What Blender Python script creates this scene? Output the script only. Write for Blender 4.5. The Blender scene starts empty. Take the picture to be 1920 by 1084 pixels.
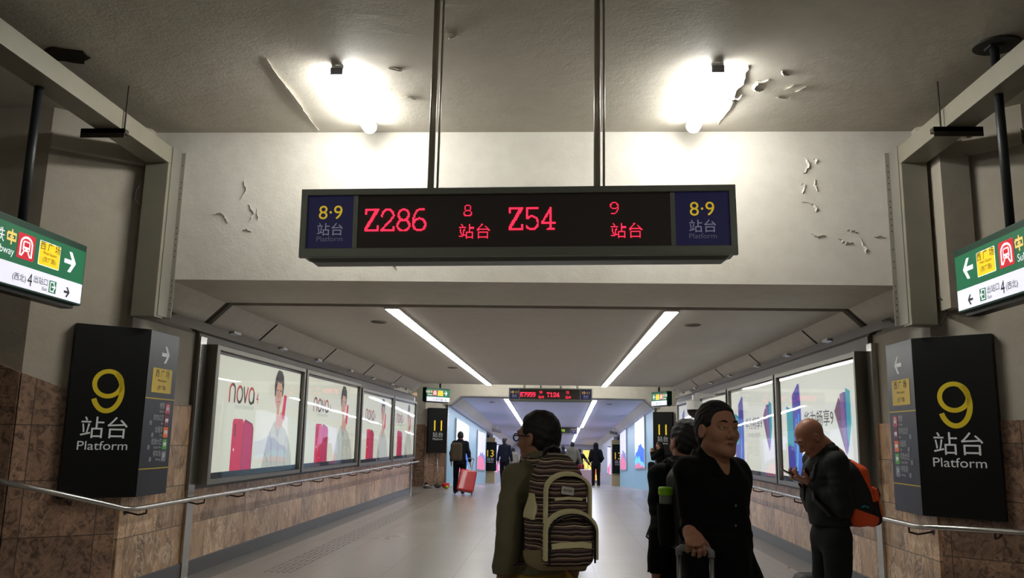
import bpy, bmesh, math, random
import numpy as np
from mathutils import Vector, Matrix

random.seed(4)
SC = bpy.context.scene
COL = SC.collection

# ------------------------------------------------------------------ camera
FPX = 1550.0
ax_ = np.array([0.05388685, -0.17750964, -0.98264263])      # corridor axis seen by the camera
up_ = np.array([0.01869751, 0.98407928, -0.17674381])
rt_ = np.cross(ax_, up_)
cam = bpy.data.cameras.new('camera')
cam.sensor_width = 36.0
cam.sensor_fit = 'HORIZONTAL'
cam.lens = FPX / 1920.0 * 36.0
cam.clip_start = 0.05
cam.clip_end = 200
camo = bpy.data.objects.new('camera', cam)
COL.objects.link(camo)
mw = Matrix.Identity(4)
for i_, v_ in enumerate((rt_, ax_, up_)):
    for j_ in range(3):
        mw[i_][j_] = float(v_[j_])
mw[2][3] = 1.55
camo.matrix_world = mw
SC.camera = camo

# ------------------------------------------------------------------ world, exposure
SC.view_settings.view_transform = 'Standard'
SC.view_settings.look = 'None'
SC.view_settings.gamma = 1.0
SC.view_settings.use_curve_mapping = False
SC.view_settings.exposure = 0.0
wd = bpy.data.worlds.new('world')
SC.world = wd
wd.use_nodes = True
wd.node_tree.nodes['Background'].inputs[0].default_value = (0.02, 0.02, 0.022, 1)
wd.node_tree.nodes['Background'].inputs[1].default_value = 0.3

TUBE_W = 74.0       # fluorescent tubes
STRIP_W = 20.0       # tunnel strips
FAR_TUBE_W = 60.0
POSTER_W = 0.95

# ------------------------------------------------------------------ materials
def lin(c):
    return tuple(((x / 255.0) / 12.92 if x <= 10 else (((x / 255.0) + 0.055) / 1.055) ** 2.4) for x in c)

MATS = {}
def mat(name, col, rough=0.5, metal=0.0, em=0.0, emcol=None, var=None, bump=None, spec=0.5, sss=0.0, coat=0.0):
    """plain procedural surface; col is sRGB 0-255; var=(scale, amount); bump=(scale, strength, distance)"""
    if name in MATS:
        return MATS[name]
    m = bpy.data.materials.new(name)
    m.use_nodes = True
    nt = m.node_tree
    b = nt.nodes['Principled BSDF']
    c = lin(col)
    b.inputs['Base Color'].default_value = (*c, 1)
    b.inputs['Roughness'].default_value = rough
    b.inputs['Metallic'].default_value = metal
    b.inputs['Specular IOR Level'].default_value = spec if rough < .74 else min(spec, .15)
    if coat:
        b.inputs['Coat Weight'].default_value = coat
        b.inputs['Coat Roughness'].default_value = 0.05
    if sss:
        b.inputs['Subsurface Weight'].default_value = sss
        b.inputs['Subsurface Radius'].default_value = (0.01, 0.004, 0.002)
    if em:
        e = lin(emcol) if emcol else c
        b.inputs['Emission Color'].default_value = (*e, 1)
        b.inputs['Emission Strength'].default_value = em
    if var or bump:
        tc = nt.nodes.new('ShaderNodeTexCoord')
    if var:
        n = nt.nodes.new('ShaderNodeTexNoise')
        n.inputs['Scale'].default_value = var[0]
        n.inputs['Detail'].default_value = 5
        nt.links.new(tc.outputs['Object'], n.inputs['Vector'])
        mx = nt.nodes.new('ShaderNodeMixRGB')
        mx.inputs[1].default_value = (*[x * (1 - var[1]) for x in c], 1)
        mx.inputs[2].default_value = (*[min(1, x * (1 + var[1])) for x in c], 1)
        nt.links.new(n.outputs['Fac'], mx.inputs[0])
        nt.links.new(mx.outputs[0], b.inputs['Base Color'])
    if bump:
        n = nt.nodes.new('ShaderNodeTexNoise')
        n.inputs['Scale'].default_value = bump[0]
        n.inputs['Detail'].default_value = 4
        nt.links.new(tc.outputs['Object'], n.inputs['Vector'])
        bp = nt.nodes.new('ShaderNodeBump')
        bp.inputs['Strength'].default_value = bump[1]
        bp.inputs['Distance'].default_value = bump[2]
        nt.links.new(n.outputs['Fac'], bp.inputs['Height'])
        nt.links.new(bp.outputs[0], b.inputs['Normal'])
    MATS[name] = m
    return m

def N(nt, typ, **kw):
    n = nt.nodes.new(typ)
    for k, v in kw.items():
        if k in n.inputs:
            n.inputs[k].default_value = v
        else:
            setattr(n, k, v)
    return n

def ramp(nt, src, stops):
    r = nt.nodes.new('ShaderNodeValToRGB')
    while len(r.color_ramp.elements) > 1:
        r.color_ramp.elements.remove(r.color_ramp.elements[-1])
    r.color_ramp.elements[0].position = stops[0][0]
    r.color_ramp.elements[0].color = (*stops[0][1], 1)
    for p, c in stops[1:]:
        e = r.color_ramp.elements.new(p)
        e.color = (*c, 1)
    nt.links.new(src, r.inputs[0])
    return r

def plaster(name, col, stain=(150, 135, 110), amt=0.25):
    m = bpy.data.materials.new(name); m.use_nodes = True
    nt = m.node_tree; b = nt.nodes['Principled BSDF']; L = nt.links.new
    g = N(nt, 'ShaderNodeNewGeometry')
    n1 = N(nt, 'ShaderNodeTexNoise', Scale=0.9, Detail=8.0, Roughness=0.65)
    n2 = N(nt, 'ShaderNodeTexNoise', Scale=7.0, Detail=6.0)
    n3 = N(nt, 'ShaderNodeTexNoise', Scale=45.0, Detail=3.0)
    for n in (n1, n2, n3): L(g.outputs['Position'], n.inputs['Vector'])
    c = lin(col); s = lin(stain)
    r = ramp(nt, n1.outputs['Fac'], [(0.35, c), (0.72, tuple(c[i] * (1 - amt) + s[i] * amt for i in range(3)))])
    mx = N(nt, 'ShaderNodeMixRGB', blend_type='MULTIPLY')
    mx.inputs[0].default_value = 0.25
    r2 = ramp(nt, n2.outputs['Fac'], [(0.3, (0.75, 0.74, 0.72)), (0.6, (1, 1, 1))])
    L(r.outputs[0], mx.inputs[1]); L(r2.outputs[0], mx.inputs[2])
    L(mx.outputs[0], b.inputs['Base Color'])
    b.inputs['Roughness'].default_value = 0.62
    b.inputs['Specular IOR Level'].default_value = 0.3
    ad = N(nt, 'ShaderNodeMath', operation='MULTIPLY_ADD'); ad.inputs[1].default_value = 0.35
    L(n3.outputs['Fac'], ad.inputs[0]); L(n2.outputs['Fac'], ad.inputs[2])
    bp = N(nt, 'ShaderNodeBump', Strength=0.25, Distance=0.02)
    L(ad.outputs[0], bp.inputs['Height']); L(bp.outputs[0], b.inputs['Normal'])
    MATS[name] = m
    return m

def marble(name, axis, c1, c2, vein, w=0.6, h=0.42, rough=0.28, ns=5.0, sq=0.5):
    """stone slabs on a wall; axis 'x' = wall facing x (slabs run along y), 'd' = diagonal wall"""
    m = bpy.data.materials.new(name); m.use_nodes = True
    nt = m.node_tree; b = nt.nodes['Principled BSDF']; L = nt.links.new
    g = N(nt, 'ShaderNodeNewGeometry')
    sp = N(nt, 'ShaderNodeSeparateXYZ'); L(g.outputs['Position'], sp.inputs[0])
    cb = N(nt, 'ShaderNodeCombineXYZ')
    if axis == 'x':
        L(sp.outputs['Y'], cb.inputs[0])
    else:
        ad = N(nt, 'ShaderNodeMath', operation='ADD' if axis == 'l' else 'SUBTRACT'); L(sp.outputs['X'], ad.inputs[0]); L(sp.outputs['Y'], ad.inputs[1])
        a2 = N(nt, 'ShaderNodeMath', operation='MULTIPLY'); a2.inputs[1].default_value = .72; L(ad.outputs[0], a2.inputs[0])
        L(a2.outputs[0], cb.inputs[0])
    za = N(nt, 'ShaderNodeMath', operation='ADD'); za.inputs[1].default_value = -0.14
    L(sp.outputs['Z'], za.inputs[0]); L(za.outputs[0], cb.inputs[1])
    br = N(nt, 'ShaderNodeTexBrick', offset=0.0, squash=1.0)
    br.inputs['Scale'].default_value = 1.0
    br.inputs['Brick Width'].default_value = w
    br.inputs['Row Height'].default_value = h
    br.inputs['Mortar Size'].default_value = 0.004
    br.inputs['Mortar Smooth'].default_value = 0.2
    br.inputs['Bias'].default_value = 0.0
    br.inputs['Color1'].default_value = (0, 0, 0, 1); br.inputs['Color2'].default_value = (1, 1, 1, 1)
    br.inputs['Mortar'].default_value = (0.5, 0.5, 0.5, 1)
    L(cb.outputs[0], br.inputs['Vector'])
    # veins run mostly upright: squeeze z, shift per slab
    sc = N(nt, 'ShaderNodeVectorMath', operation='MULTIPLY'); sc.inputs[1].default_value = (1.0, sq, 1.0)
    L(cb.outputs[0], sc.inputs[0])
    of = N(nt, 'ShaderNodeVectorMath', operation='MULTIPLY_ADD')
    of.inputs[1].default_value = (7.3, 3.1, 5.0); L(br.outputs['Color'], of.inputs[0]); L(sc.outputs[0], of.inputs[2])
    n1 = N(nt, 'ShaderNodeTexNoise', Scale=ns, Detail=9.0, Roughness=0.62, Distortion=1.2); L(of.outputs[0], n1.inputs['Vector'])
    n2 = N(nt, 'ShaderNodeTexNoise', Scale=4.2, Detail=8.0, Roughness=0.6, Distortion=1.6); L(of.outputs[0], n2.inputs['Vector'])
    base = ramp(nt, n1.outputs['Fac'], [(0.36, lin(c2)), (0.5, lin(c1)), (0.64, tuple(x * 1.3 for x in lin(c1)))])
    vm = ramp(nt, n2.outputs['Fac'], [(0.465, (0, 0, 0)), (0.5, (1, 1, 1)), (0.53, (0, 0, 0))])
    nz = N(nt, 'ShaderNodeTexNoise', Scale=2.0, Detail=2.0); L(of.outputs[0], nz.inputs['Vector'])
    vz = ramp(nt, nz.outputs['Fac'], [(0.38, (0, 0, 0)), (0.54, (0.9, 0.9, 0.9))])
    vmul = N(nt, 'ShaderNodeMath', operation='MULTIPLY'); L(vm.outputs[0], vmul.inputs[0]); L(vz.outputs[0], vmul.inputs[1])
    mx = N(nt, 'ShaderNodeMixRGB'); L(vmul.outputs[0], mx.inputs[0]); L(base.outputs[0], mx.inputs[1]); mx.inputs[2].default_value = (*lin(vein), 1)
    # slab to slab tone
    tone = ramp(nt, br.outputs['Color'], [(0.0, (0.72, 0.70, 0.68)), (1.0, (1.12, 1.1, 1.08))])
    mt = N(nt, 'ShaderNodeMixRGB', blend_type='MULTIPLY'); mt.inputs[0].default_value = 1.0
    L(mx.outputs[0], mt.inputs[1]); L(tone.outputs[0], mt.inputs[2])
    mo = N(nt, 'ShaderNodeMixRGB'); L(br.outputs['Fac'], mo.inputs[0]); L(mt.outputs[0], mo.inputs[1]); mo.inputs[2].default_value = (*lin((62, 52, 44)), 1)
    L(mo.outputs[0], b.inputs['Base Color'])
    b.inputs['Roughness'].default_value = rough
    MATS[name] = m
    return m

def floor_mat():
    m = bpy.data.materials.new('floor tiles'); m.use_nodes = True
    nt = m.node_tree; b = nt.nodes['Principled BSDF']; L = nt.links.new
    g = N(nt, 'ShaderNodeNewGeometry')
    mp = N(nt, 'ShaderNodeMapping'); mp.inputs['Location'].default_value = (0.35, 0.2, 0)
    L(g.outputs['Position'], mp.inputs['Vector'])
    br = N(nt, 'ShaderNodeTexBrick', offset=0.0, squash=1.0)
    br.inputs['Scale'].default_value = 1.0
    br.inputs['Brick Width'].default_value = 0.8; br.inputs['Row Height'].default_value = 0.8
    br.inputs['Mortar Size'].default_value = 0.003; br.inputs['Mortar Smooth'].default_value = 0.1
    br.inputs['Color1'].default_value = (0, 0, 0, 1); br.inputs['Color2'].default_value = (1, 1, 1, 1)
    L(mp.outputs[0], br.inputs['Vector'])
    n1 = N(nt, 'ShaderNodeTexNoise', Scale=0.55, Detail=6.0, Roughness=0.6); L(g.outputs['Position'], n1.inputs['Vector'])
    n2 = N(nt, 'ShaderNodeTexNoise', Scale=60.0, Detail=4.0); L(g.outputs['Position'], n2.inputs['Vector'])
    c = ramp(nt, n1.outputs['Fac'], [(0.3, lin((148, 142, 135))), (0.7, lin((160, 154, 148)))])
    f = ramp(nt, n2.outputs['Fac'], [(0.3, (0.92, 0.92, 0.92)), (0.65, (1, 1, 1))])
    mx = N(nt, 'ShaderNodeMixRGB', blend_type='MULTIPLY'); mx.inputs[0].default_value = 1.0
    L(c.outputs[0], mx.inputs[1]); L(f.outputs[0], mx.inputs[2])
    t = ramp(nt, br.outputs['Color'], [(0, (0.93, 0.93, 0.93)), (1, (1.03, 1.03, 1.03))])
    m2 = N(nt, 'ShaderNodeMixRGB', blend_type='MULTIPLY'); m2.inputs[0].default_value = 1.0
    L(mx.outputs[0], m2.inputs[1]); L(t.outputs[0], m2.inputs[2])
    mo = N(nt, 'ShaderNodeMixRGB'); L(br.outputs['Fac'], mo.inputs[0]); L(m2.outputs[0], mo.inputs[1]); mo.inputs[2].default_value = (*lin((78, 72, 66)), 1)
    L(mo.outputs[0], b.inputs['Base Color'])
    rr = ramp(nt, n1.outputs['Fac'], [(0.3, (0.27,) * 3), (0.7, (0.32,) * 3)])
    L(rr.outputs[0], b.inputs['Roughness'])
    n4 = N(nt, 'ShaderNodeTexNoise', Scale=2.2, Detail=2.0); L(g.outputs['Position'], n4.inputs['Vector'])
    MATS['floor'] = m
    return m

def steel(name, col=(178, 178, 180), rough=0.22, wave=0.0, scale=2.0):
    m = mat(name, col, rough=rough, metal=1.0)
    if wave:
        nt = m.node_tree; b = nt.nodes['Principled BSDF']; L = nt.links.new
        g = N(nt, 'ShaderNodeNewGeometry')
        n = N(nt, 'ShaderNodeTexNoise', Scale=scale, Detail=2.0); L(g.outputs['Position'], n.inputs['Vector'])
        bp = N(nt, 'ShaderNodeBump', Strength=wave, Distance=0.03); L(n.outputs['Fac'], bp.inputs['Height']); L(bp.outputs[0], b.inputs['Normal'])
    return m

def pane_mat():
    m = bpy.data.materials.new('clear cover glass'); m.use_nodes = True
    nt = m.node_tree; L = nt.links.new
    for n in list(nt.nodes):
        if n.type != 'OUTPUT_MATERIAL': nt.nodes.remove(n)
    out = [n for n in nt.nodes if n.type == 'OUTPUT_MATERIAL'][0]
    tr = N(nt, 'ShaderNodeBsdfTransparent'); gl = N(nt, 'ShaderNodeBsdfGlossy', Roughness=0.02)
    g = N(nt, 'ShaderNodeNewGeometry')
    n = N(nt, 'ShaderNodeTexNoise', Scale=0.8, Detail=1.0); L(g.outputs['Position'], n.inputs['Vector'])
    bp = N(nt, 'ShaderNodeBump', Strength=0.06, Distance=0.05); L(n.outputs['Fac'], bp.inputs['Height']); L(bp.outputs[0], gl.inputs['Normal'])
    lw = N(nt, 'ShaderNodeLayerWeight', Blend=0.5)
    pw = N(nt, 'ShaderNodeMath', operation='POWER'); pw.inputs[1].default_value = 5.0; L(lw.outputs['Facing'], pw.inputs[0])
    fr = N(nt, 'ShaderNodeMath', operation='MULTIPLY_ADD'); fr.inputs[1].default_value = 0.5; fr.inputs[2].default_value = 0.03; L(pw.outputs[0], fr.inputs[0])
    mx = N(nt, 'ShaderNodeMixShader'); L(fr.outputs[0], mx.inputs[0]); L(tr.outputs[0], mx.inputs[1]); L(gl.outputs[0], mx.inputs[2])
    L(mx.outputs[0], out.inputs[0])
    MATS['pane'] = m
    return m

def glow(name, col, s):
    """a lamp or lit print: gives off light of its own"""
    return mat(name, tuple(int(x * 0.6) for x in col), rough=0.4, em=s, emcol=col, spec=0.3)

PLASTER = plaster('white plaster', (206, 202, 192))
CEILM = plaster('ceiling plaster', (190, 184, 172), (150, 140, 125), 0.3)
CEIL2 = plaster('painted ceiling board', (196, 190, 182), (170, 162, 150), 0.2)
MARX = marble('brown marble slabs', 'x', (184, 150, 118), (136, 106, 80), (228, 210, 184), 0.6, 0.42)
GRAN = ((140, 112, 94), (84, 66, 55), (180, 146, 120), 0.6, 0.48, 0.35, 16.0, .8)
MARD = marble('reddish granite slabs', 'l', *GRAN)
MARDR = marble('reddish granite slabs, other corner', 'r', *GRAN)
FLOORM = floor_mat()
GRAYBASE = mat('dark grey skirting stone', (78, 78, 80), 0.35, var=(9, 0.2))
STEELW = steel('mirror steel band', (190, 190, 196), 0.12, 0.35, 3.0)
STEEL = steel('brushed steel', (186, 184, 180), 0.25)
RODM = mat('rod steel', (176, 170, 158), 0.38, 0.75)
OLIVE = mat('olive grey painted steel', (134, 129, 114), 0.45, 0.1, var=(4, 0.15))
FRAMEM = mat('grey aluminium frame', (128, 125, 116), 0.38, 0.6)
DARKGAP = mat('dark gap', (34, 30, 27), 0.8)
BLACKM = mat('black painted metal', (14, 14, 16), 0.4)
BLACKG = mat('black gloss panel', (6, 7, 8), 0.4, spec=.25)
PANEM = pane_mat()

# ------------------------------------------------------------------ mesh building
def place(o, parent):
    COL.objects.link(o)
    if parent is not None:
        o.parent = parent
        o.matrix_parent_inverse = parent.matrix_world.inverted()
    return o

class Fr:
    """a drawing frame: origin, right, up, outward normal"""
    def __init__(s, o, R, U):
        s.o = Vector(o); s.R = Vector(R).normalized(); s.U = Vector(U).normalized(); s.N = s.R.cross(s.U)
    def p(s, u, v, n=0.0):
        return s.o + s.R * u + s.U * v + s.N * n

_txt = {}
def text_mesh(body):
    if body not in _txt:
        c = bpy.data.curves.new('t', 'FONT'); c.body = body; c.resolution_u = 8
        o = bpy.data.objects.new('t', c); COL.objects.link(o)
        dg = bpy.context.evaluated_depsgraph_get()
        m = bpy.data.meshes.new_from_object(o.evaluated_get(dg))
        vs = [tuple(v.co) for v in m.vertices]; fs = [tuple(p.vertices) for p in m.polygons]
        bpy.data.objects.remove(o); bpy.data.curves.remove(c); bpy.data.meshes.remove(m)
        _txt[body] = (vs, fs)
    return _txt[body]

class MB:
    def __init__(s):
        s.v = []; s.f = []
    def add(s, vs, fs):
        b = len(s.v); s.v += [tuple(v) for v in vs]; s.f += [tuple(i + b for i in f) for f in fs]
        return s
    def box(s, x0, x1, y0, y1, z0, z1):
        vs = [(x0, y0, z0), (x1, y0, z0), (x1, y1, z0), (x0, y1, z0), (x0, y0, z1), (x1, y0, z1), (x1, y1, z1), (x0, y1, z1)]
        return s.add(vs, [(0, 3, 2, 1), (4, 5, 6, 7), (0, 1, 5, 4), (1, 2, 6, 5), (2, 3, 7, 6), (3, 0, 4, 7)])
    def fbox(s, F, u0, u1, v0, v1, n0, n1):
        vs = [F.p(u, v, n) for n in (n0, n1) for (u, v) in ((u0, v0), (u1, v0), (u1, v1), (u0, v1))]
        return s.add(vs, [(0, 3, 2, 1), (4, 5, 6, 7), (0, 1, 5, 4), (1, 2, 6, 5), (2, 3, 7, 6), (3, 0, 4, 7)])
    def poly(s, F, pts, n=0.0):
        return s.add([F.p(u, v, n) for u, v in pts], [tuple(range(len(pts)))])
    def rect(s, F, u0, u1, v0, v1, n=0.0):
        return s.poly(F, [(u0, v0), (u1, v0), (u1, v1), (u0, v1)], n)
    def prism(s, F, pts, n0, n1):
        k = len(pts)
        vs = [F.p(u, v, n0) for u, v in pts] + [F.p(u, v, n1) for u, v in pts]
        fs = [tuple(range(k - 1, -1, -1)), tuple(range(k, 2 * k))] + [(i, (i + 1) % k, k + (i + 1) % k, k + i) for i in range(k)]
        return s.add(vs, fs)
    def rrect(s, F, cu, cv, w, h, r, n0=0.0, n1=None):
        pts = []
        for (sx, sy, a0) in ((1, 1, 0), (-1, 1, 90), (-1, -1, 180), (1, -1, 270)):
            for k in range(5):
                a = math.radians(a0 + k * 22.5)
                pts.append((cu + sx * (w / 2 - r) + r * math.cos(a), cv + sy * (h / 2 - r) + r * math.sin(a)))
        return s.poly(F, pts, n0) if n1 is None else s.prism(F, pts, n0, n1)
    def disc(s, F, cu, cv, ru, rv=None, n0=0.0, n1=None, k=24):
        rv = ru if rv is None else rv
        pts = [(cu + ru * math.cos(2 * math.pi * i / k), cv + rv * math.sin(2 * math.pi * i / k)) for i in range(k)]
        return s.poly(F, pts, n0) if n1 is None else s.prism(F, pts, n0, n1)
    def ribbon(s, F, pts, w, n=0.0):
        """flat stroke along a 2-D path"""
        k = len(pts)
        vs = []
        for i in range(k):
            a = pts[max(0, i - 1)]; b = pts[min(k - 1, i + 1)]
            dx, dy = b[0] - a[0], b[1] - a[1]; l = math.hypot(dx, dy) or 1
            nx, ny = -dy / l * w / 2, dx / l * w / 2
            vs += [F.p(pts[i][0] + nx, pts[i][1] + ny, n), F.p(pts[i][0] - nx, pts[i][1] - ny, n)]
        return s.add(vs, [(2 * i, 2 * i + 1, 2 * i + 3, 2 * i + 2) for i in range(k - 1)])
    def text(s, F, body, u, v, h, align='c', n=0.002, sx=1.0, cap=0.73, rot=0):
        vs, fs = text_mesh(body)
        x0 = min(p[0] for p in vs); x1 = max(p[0] for p in vs)
        k = h / cap
        w = (x1 - x0) * k * sx
        du = {'c': u - w / 2, 'l': u, 'r': u - w}[align]
        return s.add([F.p(du + (p[0] - x0) * k * sx, v + p[1] * k, n) for p in vs], fs)
    def tube(s, path, r, seg=10, close=False, cap=True):
        P = [Vector(p) for p in path]; k = len(P)
        rr = r if isinstance(r, (list, tuple)) else [r] * k
        T = [((P[(i + 1) % k] - P[i - 1]) if close else (P[min(k - 1, i + 1)] - P[max(0, i - 1)])).normalized() for i in range(k)]
        a = Vector((0, 0, 1)) if abs(T[0].z) < 0.9 else Vector((1, 0, 0))
        nrm = T[0].cross(a).normalized()
        vs = []
        for i in range(k):
            nrm = (nrm - T[i] * nrm.dot(T[i])).normalized()
            bn = T[i].cross(nrm)
            for j in range(seg):
                t = 2 * math.pi * j / seg
                vs.append(P[i] + (nrm * math.cos(t) + bn * math.sin(t)) * rr[i])
        fs = []
        for i in range(k if close else k - 1):
            for j in range(seg):
                i2 = (i + 1) % k
                fs.append((i * seg + j, i * seg + (j + 1) % seg, i2 * seg + (j + 1) % seg, i2 * seg + j))
        if cap and not close:
            fs += [tuple(range(seg - 1, -1, -1)), tuple((k - 1) * seg + j for j in range(seg))]
        return s.add(vs, fs)
    def strap(s, path, w, t, side):
        """flat band along a path; side = vectors across the band"""
        P = [Vector(p) for p in path]; k = len(P); vs = []
        for i in range(k):
            T = (P[min(k - 1, i + 1)] - P[max(0, i - 1)]).normalized()
            S = Vector(side[i] if isinstance(side, list) else side); S = (S - T * S.dot(T)).normalized(); B = T.cross(S)
            for (a, b) in ((-1, -1), (1, -1), (1, 1), (-1, 1)):
                vs.append(P[i] + S * a * w / 2 + B * b * t / 2)
        fs = [(0, 1, 2, 3), tuple((k - 1) * 4 + j for j in (3, 2, 1, 0))]
        for i in range(k - 1):
            for j in range(4):
                fs.append((i * 4 + j, i * 4 + (j + 1) % 4, (i + 1) * 4 + (j + 1) % 4, (i + 1) * 4 + j))
        return s.add(vs, fs)
    def ball(s, c, r, seg=16, ring=10):
        r = (r, r, r) if not isinstance(r, (tuple, list)) else r
        vs = [(c[0], c[1], c[2] + r[2])]
        for i in range(1, ring):
            a = math.pi * i / ring
            for j in range(seg):
                t = 2 * math.pi * j / seg
                vs.append((c[0] + r[0] * math.sin(a) * math.cos(t), c[1] + r[1] * math.sin(a) * math.sin(t), c[2] + r[2] * math.cos(a)))
        vs.append((c[0], c[1], c[2] - r[2]))
        fs = [(0, 1 + j, 1 + (j + 1) % seg) for j in range(seg)]
        for i in range(ring - 2):
            for j in range(seg):
                fs.append((1 + i * seg + j, 1 + (i + 1) * seg + j, 1 + (i + 1) * seg + (j + 1) % seg, 1 + i * seg + (j + 1) % seg))
        e = len(vs) - 1
        fs += [(e, 1 + (ring - 2) * seg + (j + 1) % seg, 1 + (ring - 2) * seg + j) for j in range(seg)]
        return s.add(vs, fs)
    def nine(s, F, u, v, h, n=.002):
        k = h; P = lambda pts: [(u + (a - .47) * k, v + b * k) for a, b in pts]
        s.ribbon(F, P(arc(.46, .5, .30, .452, -156, 62, 40)), .108 * k, n)
        return s.ribbon(F, P(arc(.455, .665, .285, .285, 0, 360, 48)), .1 * k, n)
    def build(s, name, m, parent=None, smooth=False, bevel=0.0, fix=True):
        me = bpy.data.meshes.new(name)
        me.from_pydata(s.v, [], s.f)
        if fix or bevel:
            bm = bmesh.new(); bm.from_mesh(me)
            bmesh.ops.remove_doubles(bm, verts=bm.verts, dist=1e-5)
            if bevel:
                es = [e for e in bm.edges if len(e.link_faces) == 2 and e.calc_face_angle(0) > 0.6]
                bmesh.ops.bevel(bm, geom=es, offset=bevel, segments=2, affect='EDGES', profile=0.6)
            bmesh.ops.recalc_face_normals(bm, faces=bm.faces)
            bm.to_mesh(me); bm.free()
        me.materials.append(m)
        if smooth:
            me.polygons.foreach_set('use_smooth', [True] * len(me.polygons))
        return place(bpy.data.objects.new(name, me), parent)

def thing(name, label, cat, loc=(0, 0, 0), rz=0.0, group=None):
    o = bpy.data.objects.new(name, None)
    o.empty_display_size = 0.1
    o.location = loc; o.rotation_euler = (0, 0, rz)
    o.matrix_basis = Matrix.Translation(Vector(loc)) @ Matrix.Rotation(rz, 4, 'Z')
    COL.objects.link(o)
    bpy.context.view_layer.update()
    o['label'] = label; o['category'] = cat
    if group: o['group'] = group
    return o

def tag(o, label, cat, group=None):
    o['label'] = label; o['category'] = cat
    if group: o['group'] = group
    return o

def struct(name, mb, m, **kw):
    o = mb.build(name, m, **kw)
    o['kind'] = 'structure'
    return o

# ================================================================== THE SETTING
XL, XR = -4.05, 3.35                 # side walls of the passage
YF, YB = 7.7, 9.1                    # deep lintel over the passage mouth
YE = 23.2                            # end of the first passage
Y2 = 26.5                            # start of the second passage, which ramps down
SL = 0.0465
Y3 = 64.0
def rz_(y):                          # drop of the ramp
    return -SL * max(0.0, y - Y2)

XZ = lambda y: Fr((0, y, 0), (1, 0, 0), (0, 0, 1))      # faces -y
# floor: hall, passage, cross hall, ramp
fl = MB().box(-10, 9, -9, Y2, -0.3, 0)
fl.add([(-10, Y2, 0), (9, Y2, 0), (9, Y3 + 6, rz_(Y3 + 6)), (-10, Y3 + 6, rz_(Y3 + 6)),
        (-10, Y2, -0.3), (9, Y2, -0.3), (9, Y3 + 6, rz_(Y3 + 6) - 0.3), (-10, Y3 + 6, rz_(Y3 + 6) - 0.3)],
       [(0, 1, 2, 3), (7, 6, 5, 4), (0, 3, 7, 4), (2, 1, 5, 6), (3, 2, 6, 7), (1, 0, 4, 5)])
struct('floor', fl, FLOORM)
# hall ceiling and walls
struct('ceiling', MB().box(-10, 9, -9, 7.95, 4.5, 4.7), CEILM)
struct('wall_back', MB().box(-10, 9, -9.2, -9, -0.2, 4.6), PLASTER)
struct('wall_hall_left', MB().box(-10.2, -10, -9, 30, -0.2, 4.6), PLASTER)
struct('wall_hall_right', MB().box(9, 9.2, -9, 30, -0.2, 4.6), PLASTER)
# deep lintel with chamfered corners (white face, soffit)
arch = [(-4.3, 4.6), (-4.3, 2.72), (-4.03, 2.76), (-3.78, 3.0), (3.16, 3.0), (3.4, 2.78), (3.62, 2.72), (3.62, 4.6)]
struct('wall_front', MB().prism(XZ(YF), arch, -(YB - YF), 0), PLASTER)
# dark recess behind the lintel, then the ceiling of the passage
gap = [(-4.25, 3.25), (-4.25, 2.72), (-4.06, 2.79), (-3.8, 3.035), (3.18, 3.035), (3.43, 2.8), (3.6, 2.72), (3.6, 3.25)]
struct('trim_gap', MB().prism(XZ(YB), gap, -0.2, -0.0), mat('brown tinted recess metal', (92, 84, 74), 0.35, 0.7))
c1 = [(-3.78, 3.0), (3.16, 3.0), (3.16, 3.2), (-3.78, 3.2)]
struct('ceiling_passage', MB().prism(XZ(YB + 0.2), c1, -(YE - YB - 0.2), 0), CEIL2)
cc = MB().prism(XZ(YB + 0.2), [(-4.25, 3.2), (-4.25, 2.72), (-4.03, 2.76), (-3.78, 3.0), (-3.78, 3.2)], -(YE - YB - 0.2), 0)
cc.prism(XZ(YB + 0.2), [(3.16, 3.2), (3.16, 3.0), (3.4, 2.78), (3.6, 2.72), (3.6, 3.2)], -(YE - YB - 0.2), 0)
struct('trim_corner_boards', cc, CEIL2)
# joints between the sloping corner boards
jm = MB()
for y in (10.85, 13.9, 16.9, 20.0):
    for (a, b) in (((-4.02, 2.765), (-3.785, 2.99)), ((3.165, 2.99), (3.39, 2.785))):
        s_ = -1 if a[0] < 0 else 1
        jm.add([(a[0], y, a[1]), (b[0], y, b[1]), (b[0], y + 0.035, b[1]), (a[0], y + 0.035, a[1]),
                (a[0] - s_ * 0.004, y, a[1] - 0.004), (b[0] - s_ * 0.004, y, b[1] - 0.004), (b[0] - s_ * 0.004, y + 0.035, b[1] - 0.004), (a[0] - s_ * 0.004, y + 0.035, a[1] - 0.004)],
               [(0, 1, 2, 3), (4, 5, 6, 7), (0, 1, 5, 4), (1, 2, 6, 5), (2, 3, 7, 6), (3, 0, 4, 7)])
struct('trim_joints', jm, DARKGAP)

# side walls of the passage
struct('wall_left', MB().box(XL - 0.25, XL, 9.0, YE, -0.1, 2.72), PLASTER)
struct('wall_right', MB().box(XR, XR + 0.25, 9.0, YE, -0.1, 2.72), PLASTER)
md = MB().box(XL, XL + 0.03, 7.66, 8.98, 0.14, 1.83).box(XL, XL + 0.03, 8.98, YE, 0.14, 0.92)
struct('trim_dado_left', md, MARX)
md = MB().box(XR - 0.03, XR, 7.66, 8.98, 0.14, 1.76).box(XR - 0.03, XR, 8.98, YE, 0.14, 0.92)
struct('trim_dado_right', md, MARX)
struct('baseboard_left', MB().box(XL, XL + 0.05, 7.66, YE, 0, 0.16), GRAYBASE, bevel=0.004)
struct('baseboard_right', MB().box(XR - 0.05, XR, 7.66, YE, 0, 0.16), GRAYBASE, bevel=0.004)
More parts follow.
